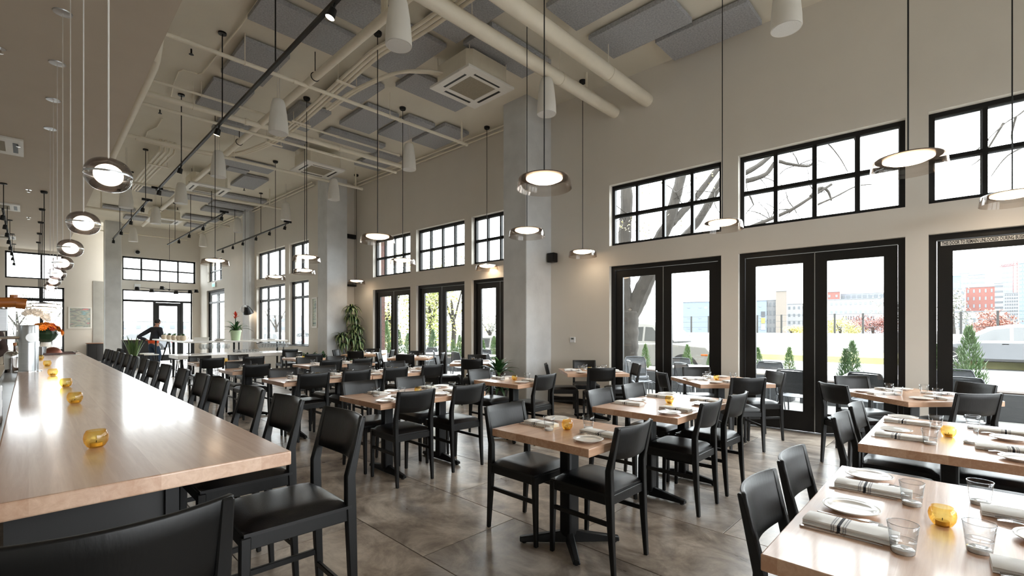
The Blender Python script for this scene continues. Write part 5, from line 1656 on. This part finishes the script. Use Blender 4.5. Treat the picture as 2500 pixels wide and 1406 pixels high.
def shrub(s_, n_, h, label, k, base=.45):
    p = wp(s_, n_, -.03)
    t = thing('dwarf_conifer', label, 'shrub', (p.x, p.y, p.z + base), random.uniform(0, 3), 'dwarf conifers on the patio edge')
    put('foliage', cf[k % 3], t, (0, 0, .02), None, (h * .82, h * .82, h))
    MB().cyl((0, 0, -.05), (0, 0, h * .5), .012, n=6).build('trunk', STEM, t)
# positions along the patio edge, matched to where they stand beyond the doors
def along(u, n_):                                # wall run s where the sight line u meets depth n_
    r = (u - 1250) / 1144
    x0 = 7.33 + n_
    d = x0 / (S + r * C + TH * (C - r * S))
    return d * (C - r * S)
SH = [(2395, 3.3, 1.02, 'before the silver car'), (2316, 3.3, .72, 'at the edge of the lettered door'), (2085, 3.4, .6, 'left of the twin in the right pane of the middle door'), (2103, 3.4, .75, 'right of the twin in the right pane of the middle door'), (1946, 3.5, .6, 'in the left pane of the middle door, right one'),
      (1868, 3.5, .58, 'in the left pane of the middle door, left one'), (1692, 3.5, .62, 'before the truck wheel'), (1588, 3.5, .6, 'before the truck door'), (1533, 3.5, .55, 'before the tree trunk'), (1747, 3.5, .4, 'before the truck headlight'),
      (1213, 3.4, .75, 'far bay, nearest the column'), (1186, 3.4, .6, 'far bay, second'), (1128, 3.4, .75, 'far bay, third'), (1112, 3.4, .6, 'far bay, fourth'), (1092, 3.4, .6, 'far bay, fifth'), (1062, 3.4, .95, 'far bay, sixth'), (1038, 3.4, .7, 'far bay, seventh'), (1000, 3.4, .8, 'far bay, eighth'), (977, 3.4, .95, 'far bay, ninth'), (946, 3.4, 1.3, 'far bay, tallest beside the pier')]
for k, (u, n_, h, nm) in enumerate(SH):
    shrub(along(u, n_), n_, h, 'small green conifer, ' + nm, k)
for k, (a, b) in enumerate(((-1.6, -.1), (.5, 2.2), (2.35, 4.2), (4.4, 6.3), (7.0, 9.4), (9.6, 12), (12.2, 17.4))):
    t = thing('planter_box', 'long grey planter box at the patio edge, number %s from the right' % ['one', 'two', 'three', 'four', 'five', 'six', 'seven'][k], 'planter', WR['loc'], TH, 'patio planter boxes')
    MB().box(3.2, 3.62, a, b, -.03, .40).build('box', PLNT, t, bev=.008)
    MB().box(3.24, 3.58, a + .04, b - .04, .40, .42).build('soil', SOIL, t)

# patio furniture
GMET = mat('grey_patio_metal', c(62, 65, 69), .4, .3, var=.05)
MESHM = mat('grey_patio_mesh', c(64, 67, 72), .6, var=.12, vscale=60, bump=.3, bscale=150)
def patio_chair():
    t = thing('patio_chair', 'x', 'chair')
    fr = [(-.22, -.24, .78), (-.225, -.19, .46), (-.225, .2, .45), (-.225, .25, 0)]
    for sx in (-1, 1):
        MB().tube(bez([(sx * .18, -.27, .84), (sx * .215, -.25, .74), (sx * .225, -.19, .46), (sx * .225, .17, .45), (sx * .23, .23, .0)], 4), .011, 7).build('side_tube', GMET, t, smooth=True)
        MB().tube([(sx * .215, -.16, .45), (sx * .24, -.3, 0)], .011, 7).build('rear_leg', GMET, t, smooth=True)
    MB().tube([(-.18, -.27, .84), (0, -.275, .85), (.18, -.27, .84)], .011, 7).build('top_tube', GMET, t, smooth=True)
    MB().slab(lambda u, v: ((u - .5) * .41, -.19 - .075 * v - .02 * (1 - (2 * u - 1) ** 2), .5 + .33 * v), 6, 5, .006).build('back_mesh', MESHM, t, smooth=True)
    MB().slab(lambda u, v: ((u - .5) * .43, -.18 + .37 * v, .452 - .012 * (1 - (2 * u - 1) ** 2)), 6, 5, .006).build('seat_mesh', MESHM, t, smooth=True)
    return t
pc0 = patio_chair()
PCH = [(1575, .9, 2.3, 'by the tree trunk, leaning side'), (1560, 1.7, .6, 'nearest the tree trunk'), (1700, 1.0, 2.6, 'behind the white patio table'), (1655, 1.9, 0, 'left of the white patio table'), (1955, .75, 3.0, 'seen through the middle door'), (1880, 1.9, 0, 'beyond the white table at the middle door'), (2140, .9, 2.9, 'behind the right pane of the middle door'), (2345, .9, 3.3, 'under the conifer by the lettered door'), (2360, 1.9, .2, 'farther one by the lettered door'),
       (1085, .9, 2.6, 'far bay, left'), (1135, .9, 3.0, 'far bay, middle'), (1200, .9, 3.2, 'far bay, right'), (1045, 1.8, .3, 'far bay, beyond the table'), (1175, 1.9, .1, 'far bay, beyond the right table')]
for u, n_, a, nm in PCH:
    s_ = along(u, n_)
    p = wp(s_, n_, -.03)
    place(pc0, tuple(p), a + pi / 2, 'grey metal patio chair, ' + nm, 'grey patio chairs')
def patio_table(u, n_, nm):
    p = wp(along(u, n_), n_, -.03)
    t = thing('patio_table', 'pale metal patio table ' + nm, 'table', tuple(p), TH, 'pale patio tables')
    MB().box(-.38, .38, -.38, .38, .71, .74).build('table_top', WHITEP, t, smooth=True, bev=.01)
    MB().cyl((0, 0, .02), (0, 0, .71), .03, n=10).build('pedestal', GMET, t)
    MB().box(-.25, .25, -.025, .025, 0, .03).box(-.025, .025, -.25, .25, 0, .03).build('base', GMET, t)
for u, n_, nm in ((1700, 1.55, 'before the truck'), (1885, 1.35, 'at the middle door'), (1070, 1.4, 'in the far bay, left'), (1180, 1.45, 'in the far bay, right'), (2150, 1.6, 'behind the right pane')):
    patio_table(u, n_, nm)

# vehicles -----------------------------------------------------------------
CARW = mat('white_car_paint', c(112, 111, 108), .25, var=.01, coat=.5)
CARS = mat('silver_car_paint', c(96, 98, 102), .25, .4, var=.02, coat=.5)
CGLASS = mat('car_glass', c(28, 32, 34), .08, var=.05, spec=.8)
TYRE = mat('tyre_rubber', c(22, 22, 23), .8, var=.1)
TRIM = mat('black_trim', c(20, 20, 21), .6, var=.05)
AMB = mat('amber_light', c(140, 76, 26), .3, var=.03)
CLENS = mat('headlight_lens', c(110, 108, 104), .1, var=.03)
TAIL = mat('tail_light', c(190, 40, 36), .3, var=.03)
def vehicle(name, label, loc, rz, paint, body, cab, wheels, W_, wr, wins, lights=(), extra=None, group=None):
    """front is +Y; body / cab are side outlines (y, z); wins are glass quads on the cab sides"""
    t = thing(name, label, 'car' if name != 'pickup_truck' else 'truck', loc, rz, group)
    MB().prism_x(body, -W_ / 2, W_ / 2).build('body', paint, t, smooth=True, bev=.07, seg=3, angle=25)
    zb, zt = min(z for _, z in cab), max(z for _, z in cab)
    tap = lambda z: W_ / 2 - .04 - .17 * (z - zb) / (zt - zb)
    n = len(cab)
    mb = MB()
    mb.add([(-tap(z), y, z) for y, z in cab] + [(tap(z), y, z) for y, z in cab], [tuple(range(n))[::-1], tuple(range(n, 2 * n))] + [(i, (i + 1) % n, n + (i + 1) % n, n + i) for i in range(n)])
    mb.build('cabin', paint, t, smooth=True, bev=.05, seg=2, angle=25)
    for q in wins:
        for sx in (-1, 1):
            e = .008
            vv = [(sx * (tap(z) + e), y, z) for y, z in q] + [(sx * (tap(z) - .02), y, z) for y, z in q]
            m_ = len(q)
            MB().add(vv, [tuple(range(m_)), tuple(range(m_, 2 * m_))[::-1]] + [(i, m_ + i, m_ + (i + 1) % m_, (i + 1) % m_) for i in range(m_)]).build('side_window', CGLASS, t)
    for y, z in wheels:
        for sx in (-1, 1):
            x = sx * (W_ / 2 - .11)
            MB().tube([(sx * (W_ / 2 - .3), y, wr), (sx * (W_ / 2 + .006), y, wr)], wr * 1.2, 28).build('wheel_arch', TRIM, t, smooth=True)
            wh = MB().tube([(x - .1, y, wr), (x - .085, y, wr), (x + .085, y, wr), (x + .13 * sx if sx > 0 else x + .1, y, wr)] if False else [(x - .115, y, wr), (x + .13, y, wr)] if sx > 0 else [(x - .13, y, wr), (x + .115, y, wr)], wr, 30).build('tyre', TYRE, t, smooth=True)
            xo = x + sx * .131
            mb = MB()
            for k in range(7):
                a = 2 * pi * k / 7
                ca, sa = cos(a), sin(a)
                r0, r1, hw = wr * .12, wr * .66, wr * .07
                mb.hexa([(xo, y + r0 * ca - hw * sa, wr + r0 * sa + hw * ca), (xo, y + r0 * ca + hw * sa, wr + r0 * sa - hw * ca), (xo, y + r1 * ca + hw * sa, wr + r1 * sa - hw * ca), (xo, y + r1 * ca - hw * sa, wr + r1 * sa + hw * ca)],
                        [(xo + sx * .012, y + r0 * ca - hw * sa, wr + r0 * sa + hw * ca), (xo + sx * .012, y + r0 * ca + hw * sa, wr + r0 * sa - hw * ca), (xo + sx * .012, y + r1 * ca + hw * sa, wr + r1 * sa - hw * ca), (xo + sx * .012, y + r1 * ca - hw * sa, wr + r1 * sa + hw * ca)])
            mb.tube([(xo + sx * .006, y + wr * .68 * cos(2 * pi * k / 24), wr + wr * .68 * sin(2 * pi * k / 24)) for k in range(24)], .02, 6, closed=True)
            mb.build('rim', CHROME, wh)
    for nm, m_, x0, x1, y0, y1, z0, z1 in lights:
        for sx in (-1, 1):
            MB().box(min(sx * x0, sx * x1), max(sx * x0, sx * x1), y0, y1, z0, z1).build(nm, m_, t, smooth=True, bev=.02, seg=2)
    return t
# pickup, parked along the street and facing right in the picture (-Y)
p = at(1725, 859, 14.5)
tr = vehicle('pickup_truck', 'white pickup truck parked behind the bare tree', (15.6, 5.75, -.3), pi, CARW,
             [(-3.6, .5), (-3.6, 1.12), (-.9, 1.14), (-.7, 1.2), (1.0, 1.24), (2.15, 1.16), (2.35, .95), (2.4, .45), (-3.6, .45)],
             [(-.95, 1.12), (-.82, 1.86), (-.6, 1.93), (.05, 1.93), (.35, 1.88), (1.05, 1.2)], [(1.45, .42), (-2.3, .42)], 2.0, .41,
             [[(-.72, 1.3), (-.66, 1.76), (-.05, 1.78), (-.05, 1.3)], [(.03, 1.3), (.03, 1.78), (.28, 1.76), (.72, 1.3)]],
             [('headlight', CLENS, .62, .98, 2.1, 2.36, .84, 1.06), ('turn_signal', AMB, .76, 1.01, 2.0, 2.22, .86, .93)])
tr.location = (15.6, 7.95, -.3)
MB().box(-.75, .75, 2.37, 2.46, .42, .62).box(-.98, .98, 2.3, 2.44, .42, .5).build('bumper', CHROME, tr, bev=.02)
MB().box(-.6, .6, 2.36, 2.41, .72, 1.04).build('radiator_grille', TRIM, tr, bev=.01)
MB().add([(-.7, .42, 1.84), (.7, .42, 1.84), (.84, 1.02, 1.28), (-.84, 1.02, 1.28), (-.7, .45, 1.87), (.7, .45, 1.87), (.84, 1.06, 1.3), (-.84, 1.06, 1.3)], [(0, 1, 2, 3), (4, 7, 6, 5), (0, 4, 5, 1), (1, 5, 6, 2), (2, 6, 7, 3), (3, 7, 4, 0)]).build('windscreen', CGLASS, tr)
for sx in (-1, 1):
    MB().box(sx * 1.0 - .01, sx * 1.0 + .02, -.65, -.4, 1.05, 1.09).build('door_handle', TRIM, tr)
    MB().box(sx * 1.12 - .1, sx * 1.12 + .1, .62, .72, 1.3, 1.5).build('wing_mirror', TRIM, tr, bev=.02)
MB().prism_x([(-3.5, 1.12), (-3.3, 1.82), (-1.15, 1.84), (-1.0, 1.12)], -.85, .85).build('bed_canopy', CARS, tr, bev=.03)
# silver estate car to the right, facing left (+Y)
sv = vehicle('estate_car', 'silver estate car parked across the street at the right', (28.4, -1.0, -.2), 0, CARS,
             [(-2.3, .35), (-2.35, .95), (-1.9, 1.05), (.9, 1.04), (1.9, .92), (2.3, .75), (2.35, .35), (1.6, .26), (-1.6, .26)],
             [(-2.25, 1.0), (-2.05, 1.5), (-1.6, 1.66), (-.3, 1.7), (.3, 1.6), (1.25, 1.0)], [(1.42, .36), (-1.38, .36)], 1.86, .37,
             [[(-.25, 1.08), (-.25, 1.56), (.2, 1.5), (.92, 1.08)], [(-1.3, 1.08), (-1.25, 1.58), (-.35, 1.58), (-.35, 1.08)], [(-1.95, 1.1), (-1.8, 1.52), (-1.4, 1.56), (-1.42, 1.1)]],
             [('headlight', CLENS, .5, .88, 2.1, 2.33, .66, .82), ('tail_light', TAIL, .6, .9, -2.36, -2.25, .8, 1.0)])
for sx in (-1, 1):
    MB().box(sx * .93 - .005, sx * .93 + .012, -1.5, 1.05, .28, .36).build('sill_trim', TRIM, sv)
    MB().box(sx * 1.0 - .1, sx * 1.0 + .08, .78, .92, 1.02, 1.16).build('wing_mirror', TRIM, sv, bev=.02)
    for y in (-.22, -1.15):
        MB().box(sx * .93, sx * .93 + .015, y, y + .18, .92, .95).build('door_handle', CARS, sv)
SED = ([(-2.2, .33), (-2.25, .9), (-1.4, .98), (.9, .96), (1.9, .84), (2.2, .66), (2.22, .33)], [(-1.9, .93), (-1.2, 1.38), (-.5, 1.45), (.2, 1.42), (1.1, .93)], [(1.35, .33), (-1.35, .33)], 1.8, .33,
       [[(-.3, 1.0), (-.3, 1.34), (.15, 1.34), (.8, 1.0)], [(-1.25, 1.0), (-1.0, 1.32), (-.38, 1.36), (-.38, 1.0)]], [('headlight', CLENS, .5, .85, 2.0, 2.2, .6, .75), ('tail_light', TAIL, .6, .88, -2.26, -2.15, .68, .86)])
def sedan(loc, rz, paint, label):
    vehicle('sedan_car', label, loc, rz, paint, *SED, group='parked cars beyond the windows')
q = at(1200, 830, 19)
sedan((q.x, q.y, -.3), radians(20), CARW, 'white car parked beyond the far bay')
q = at(330, 812, 34)
sedan((q.x, q.y, -.3), radians(75), CARS, 'silver car beyond the entrance glass, right one')
q = at(300, 812, 36)
sedan((q.x - 1.5, q.y, -.3), radians(75), CARW, 'white car beyond the entrance glass, left one')
q = at(655, 812, 34)
sedan((q.x, q.y, -.3), radians(40), CARS, 'silver car beyond the wider far window')
q = at(745, 812, 42)
sedan((q.x, q.y, -.3), radians(40), CARW, 'pale car beyond the narrower far window')

# white barrier with fence ------------------------------------------------
t = thing('barrier_wall', 'white concrete barrier across the street', 'wall', (0, 0, 0))
MB().box(35, 35.4, -70, 45, 0, 1.12).build('barrier', mat('white_concrete', c(122, 122, 121), .8, var=.04), t)
t = thing('link_fence', 'black post fence standing on the white barrier', 'fence', (0, 0, 0))
for u in (1688, 1730, 1849, 1908, 2038, 2107, 2346, 2436):
    r = (u - 1250) / 1144
    d = 35.2 / (S + r * C)
    y = d * (C - r * S)
    MB().box(35.15, 35.25, y - .05, y + .05, 1.12, 2.35).build('post', TRIM, t)
for z in (1.5, 1.9, 2.3):
    MB().box(35.19, 35.21, -60, 40, z, z + .02).build('wire', GMET, t)

# big bare tree ------------------------------------------------------------
BARK = mat('grey_bark', c(44, 40, 36), .95, var=.3, vscale=5, bump=.3, bscale=6, stretch=(3, 3, .6))
t = thing('bare_tree', 'large bare tree with forked trunk beyond the near doors', 'tree', (0, 0, 0))
def limb(pts, d, r, name='branch', n=9):
    P = [at(u, v, d + dd) for u, v, dd in pts]
    Q = bez(P, 5)
    m_ = len(Q)
    if isinstance(r, tuple):
        R = [r[0] + (r[1] - r[0]) * i / (m_ - 1) for i in range(m_)]
    return MB().tube(Q, [x * (1 + .06 * sin(i * 2.3)) for i, x in enumerate(R)], n).build(name, BARK, t, smooth=True)
limb([(1528, 945, 0), (1530, 860, 0), (1533, 800, 0), (1535, 760, 0)], 12, (.3, .25), 'trunk', 14)
limb([(1534, 780, 0), (1522, 700, .1), (1524, 640, .1), (1526, 560, .2), (1530, 480, .2), (1520, 380, .2), (1500, 250, 0)], 12, (.2, .13))
limb([(1535, 785, 0), (1552, 740, 0), (1575, 690, -.1), (1598, 640, -.2), (1608, 590, -.2), (1632, 545, -.3), (1650, 480, -.3), (1668, 410, -.3), (1700, 300, -.3)], 12, (.22, .1))
limb([(1545, 775, 0), (1562, 745, .2), (1582, 700, .3), (1600, 655, .4), (1640, 610, .5), (1700, 545, .6), (1745, 470, .6), (1790, 390, .6), (1860, 280, .6)], 12, (.13, .09))
limb([(1640, 545, -.3), (1668, 515, -.2), (1700, 480, 0), (1750, 415, 0), (1800, 350, 0)], 12, (.1, .06))
limb([(1795, 445, .4), (1830, 440, .3), (1870, 425, .2), (1895, 395, .2), (1925, 400, .2), (1975, 405, .1), (1990, 385, 0)], 11, (.07, .02))
limb([(1805, 565, .2), (1880, 535, .2), (1935, 510, .1), (1990, 475, 0), (2030, 450, 0)], 11, (.05, .03))
limb([(1980, 480, 0), (2000, 460, 0), (2020, 465, 0), (2030, 490, 0)], 11, (.05, .02))
limb([(1805, 430, .3), (1850, 405, .2), (1885, 375, .2), (1920, 330, .1)], 11, (.07, .04))
limb([(1990, 340, 0), (2020, 350, 0), (2050, 385, 0), (2070, 420, .1)], 11, (.02, .008), 'twig', 6)
limb([(2080, 330, 0), (2095, 360, 0), (2090, 400, 0)], 11, (.015, .006), 'twig', 6)
limb([(1995, 500, 0), (2040, 480, 0), (2090, 455, .1), (2130, 450, .2)], 11, (.03, .01), 'twig', 6)
rt_ = random.Random(5)
for k in range(46):
    u, v = rt_.choice([(1850, 430), (1900, 400), (1950, 402), (1880, 535), (1940, 510), (1990, 470), (1700, 480), (1650, 470), (1610, 590), (1530, 520), (1745, 470), (1840, 500)])
    a, L_ = rt_.uniform(0, 2 * pi), rt_.uniform(40, 120)
    pts = [(u, v, 0)]
    for q_ in range(3):
        a += rt_.uniform(-.6, .6)
        u, v = u + cos(a) * L_ / 3, v + sin(a) * L_ / 3
        pts.append((u, v, rt_.uniform(-.5, .5)))
    limb(pts, 11.4, (.014, .005), 'twig', 5)
for pts in ([(2560, 200, 0), (2500, 270, 0), (2455, 300, 0), (2412, 340, 0)], [(2480, 285, 0), (2470, 330, .1), (2475, 360, .1)], [(2450, 300, 0), (2400, 380, .2), (2370, 405, .2)], [(2520, 350, 0), (2460, 380, 0), (2420, 430, 0)], [(2412, 340, 0), (2380, 370, 0), (2340, 385, 0)]):
    limb(pts, 10.5, (.025, .008), 'twig', 6)
def leaf_cloud(cx, cy, cz, rx, ry, rz_, n, size, seed):
    rnd = random.Random(seed)
    mb = MB()
    cl = [(rnd.uniform(-.7, .7), rnd.uniform(-.7, .7), rnd.uniform(-.7, .8)) for _ in range(14)]
    for k in range(n):
        c_ = rnd.choice(cl)
        p = Vector(((c_[0] + rnd.gauss(0, .22)) * rx + cx, (c_[1] + rnd.gauss(0, .22)) * ry + cy, (c_[2] + rnd.gauss(0, .22)) * rz_ + cz))
        a = Vector((rnd.uniform(-1, 1), rnd.uniform(-1, 1), rnd.uniform(-1, 1))).normalized() * size
        b = a.orthogonal().normalized() * size * .6
        mb.add([p - a, p + b, p + a, p - b], [(0, 1, 2, 3)])
    return mb
YEL = leafmat('yellow_leaves', c(110, 100, 46), c(92, 92, 54))
ygl = [at(1600, 440, 12), at(1680, 430, 12), at(1540, 560, 12), at(1620, 570, 12), at(1720, 430, 12.4)]
mb = MB()
for k, p in enumerate(ygl):
    q = leaf_cloud(p.x, p.y, p.z, .45, .45, .35, 110, .035, 40 + k)
    mb.add(q.v, q.f)
o = mb.build('yellow_leaves', YEL, t)
o['kind'] = 'stuff'

def leafy_tree(label, u, v, d, rx, rz_, m_, seed, n=3600, size=.075, trunk=True):
    p = at(u, v, d)
    t = thing('leafy_tree', label, 'tree', (p.x, p.y, -.3), 0, 'trees beyond the windows')
    z = p.z + .3
    leaf_cloud(0, 0, z, rx, rx, rz_, n, size, seed).build('crown', m_, t)
    MB().tube([(0, 0, 0), (.1, 0, z * .5), (0, .1, z)], [.16, .12, .05], 8).tube([(.05, 0, z * .6), (rx * .4, 0, z + rz_ * .3)], [.07, .03], 6).tube([(.05, 0, z * .6), (-rx * .4, .2, z + rz_ * .3)], [.07, .03], 6).build('trunk', BARK, t)
LG1 = leafmat('light_green_leaves', c(132, 140, 66), c(112, 128, 62))
LG2 = leafmat('autumn_leaves', c(160, 146, 70), c(134, 134, 70))
LRED = leafmat('red_leaves', c(96, 42, 34), c(110, 62, 46))
LGRY = leafmat('pale_grey_leaves', c(96, 94, 84), c(84, 86, 72))
leafy_tree('yellow-green tree in the far left pane beside the pier', 950, 740, 24, 1.7, 2.2, LG2, 1)
leafy_tree('green tree left in the middle far door', 1050, 735, 24, 1.5, 2.0, LG1, 2)
leafy_tree('yellow tree right in the middle far door', 1105, 730, 25, 1.7, 2.2, LG2, 3)
leafy_tree('pale bare bush beyond the last far door', 1195, 790, 32, 1.6, .7, LGRY, 4, 1500)
leafy_tree('yellow-green bush behind the fence', 2052, 797, 44, 1.6, .8, LG2, 5, 2500)
leafy_tree('red bush behind the fence, left one', 2132, 797, 44, 1.9, .9, LRED, 6, 3000)
leafy_tree('red bush behind the fence, right one', 2420, 788, 34, 1.3, .8, LRED, 7, 2500)
leafy_tree('grey thin tree at the right wall of the lettered door', 2328, 755, 34, .9, 1.4, LGRY, 8, 700)
leafy_tree('pale tree between the white buildings', 2165, 755, 50, 1.6, 2.4, LGRY, 9, 1200)
leafy_tree('low yellow bush beside the grey block', 1935, 806, 44, 1.0, .4, LG2, 10, 1000)
leafy_tree('pale tree outside the wider far window', 672, 770, 40, 2.2, 1.8, LGRY, 11, 500)
leafy_tree('pale tree outside the back door, left', 40, 760, 36, 2.4, 2.2, LGRY, 12, 700)
leafy_tree('pale tree outside the back door, right', 120, 765, 36, 2.2, 2.0, LGRY, 13, 700)

# far buildings --------------------------------------------------------------
WIN_D = mat('far_window_dark', c(66, 70, 74), .3, var=.05)
WIN_P = mat('far_window_pale', c(84, 90, 96), .3, var=.05)
def building(label, u0, u1, vt, d, wall, nx, nz, win=None, ww=.55, wh=.5, zb=-.3, depth=None, vb=None, roof=True):
    uc = (u0 + u1) / 2
    p = at(uc, 802, d)
    th_ = atan2(uc - 1250, 1144)                 # each block squares up to its own street, seen face on
    t = thing('far_building', label, 'building', (p.x, p.y, 0), -CAM_A - th_, 'buildings beyond the street')
    W_ = (u1 - u0) * d / 1144 * cos(th_)
    zt = 1.42 - (vt - 802) * d / 1144
    if vb is not None:
        zb = 1.42 - (vb - 802) * d / 1144
    D_ = depth or max(4, W_ * .5)
    MB().box(-W_ / 2, W_ / 2, 0, D_, zb, zt).build('wall', wall, t)
    if roof:
        MB().box(-W_ / 2 - W_ * .01, W_ / 2 + W_ * .01, -.1, D_, zt, zt + (zt - max(zb, 0)) * .015).build('parapet', WIN_P, t)
    z0 = max(zb, .4)
    cw, chh = W_ / max(nx, 1), (zt - z0) / max(nz, 1)
    if nx and nz:
        wm = MB().box(-cw * ww / 2, cw * ww / 2, -.06, .02, -chh * wh / 2, chh * wh / 2).mesh('window', win or WIN_D)
        for i in range(nx):
            for j in range(nz):
                put('window', wm, t, (-W_ / 2 + cw * (i + .5), 0, z0 + chh * (j + .5)))
    return t
m_blue = mat('blue_grey_cladding', c(88, 96, 106), .8, var=.03)
m_white = mat('pale_render', c(106, 106, 107), .8, var=.03)
m_tan = mat('tan_render', c(96, 89, 82), .8, var=.03)
m_red = mat('red_brick_far', c(104, 66, 60), .85, var=.05)
m_grey = mat('grey_tower', c(96, 98, 104), .7, var=.03)
m_gls = mat('blue_glass_tower', c(82, 98, 108), .4, var=.05)
b_ = building('long blue-grey block behind the pickup truck', 1664, 1868, 736, 90, m_blue, 7, 3, WIN_P, .2, .12)
for k, (dx, cc) in enumerate(((-.4, c(240, 240, 240)), (-.4, c(220, 180, 60)), (-.4, c(60, 62, 66)))):
    W_ = 204 * 90 / 1144
    MB().box(W_ * .40, W_ * .44, -.1, .02, 1.2 + 1.2 * k, 2.2 + 1.2 * k).build('coloured_panel', mat('accent_panel', mul(cc, .5), .6, var=.03), b_)
building('small white block beside the tan stair tower', 1868, 1894, 733, 88, m_white, 3, 4)
building('tan stair tower beside the white blocks', 1894, 1921, 711, 86, m_tan, 0, 0)
building('low white block right of the stair tower', 1921, 1992, 742, 95, m_white, 6, 4, WIN_D, .4, .35)
building('long white apartment block behind the bushes', 2010, 2180, 730, 120, m_white, 14, 4, WIN_P, .45, .3)
building('glazed upper storey of the white apartment block', 2051, 2158, 716, 124, m_grey, 8, 1, WIN_D, .7, .5, vb=731)
building('red brick block left of the glazed storey', 2016, 2051, 713, 126, m_red, 2, 5, WIN_P, .3, .3)
building('red brick block right of the glazed storey', 2158, 2182, 709, 126, m_red, 2, 5, WIN_P, .3, .3)
building('thin blue tower above the red brick block', 2164, 2182, 685, 200, m_gls, 2, 8)
building('blue glass office block at the left of the lettered door', 2300, 2346, 675, 170, m_gls, 1, 3, WIN_P, .9, .3)
building('pale slab tower behind the blue glass block', 2300, 2322, 630, 260, m_white, 0, 0)
building('pale office slab between the towers', 2340, 2368, 668, 230, m_white, 3, 9, WIN_P, .7, .3)
building('grey rounded office tower in the middle', 2364, 2405, 671, 210, m_grey, 5, 11, WIN_P, .8, .35)
building('red brick apartment block facing the street', 2356, 2428, 701, 130, m_red, 5, 6, WIN_P, .3, .45)
building('white balconied block left of the red one', 2300, 2358, 706, 128, m_white, 4, 6, WIN_D, .5, .4)
building('striped white block right of the red one', 2426, 2450, 692, 150, m_white, 1, 9, WIN_D, .9, .35)
building('tall grey tower at the right', 2445, 2474, 648, 240, m_grey, 3, 14, WIN_P, .6, .35)
building('pale lattice block under the crane', 2452, 2486, 716, 140, m_white, 6, 12, WIN_D, .5, .5)
building('blue glass tower cut by the right edge', 2486, 2600, 640, 120, m_gls, 12, 16, WIN_P, .8, .6)
building('row of low white houses behind the fence', 2300, 2456, 760, 90, m_white, 9, 1, WIN_D, .4, .4)
t = thing('tower_crane', 'thin red tower crane beside the glass tower', 'crane', (0, 0, 0))
RC = mat('crane_steel', c(110, 66, 66), .6, var=.05)
mb = MB()
for u in (2474, 2484):
    mb.tube([at(u, 800, 150), at(u, 636, 150)], .12, 5)
for k in range(20):
    v = 790 - k * 7.6
    mb.tube([at(2474, v, 150), at(2484, v - 7.6, 150)], .08, 4).tube([at(2484, v, 150), at(2474, v - 7.6, 150)], .08, 4)
mb.build('mast', RC, t)
mb = MB().tube([at(2440, 652, 150), at(2530, 640, 150)], .15, 5).tube([at(2440, 648, 150), at(2530, 636, 150)], .12, 5)
for k in range(12):
    u = 2440 + 7.5 * k
    mb.tube([at(u, 652 - k, 150), at(u + 7, 647 - k, 150)], .08, 4)
mb.build('jib', RC, t)
building('pale far block beyond the far windows', 560, 800, 770, 120, m_white, 10, 2, WIN_P, .4, .3)
building('pale low block beyond the entrance', 240, 520, 785, 120, m_white, 10, 1, WIN_P, .4, .3)

sv.scale = (1.05, 1.05, 1.05)
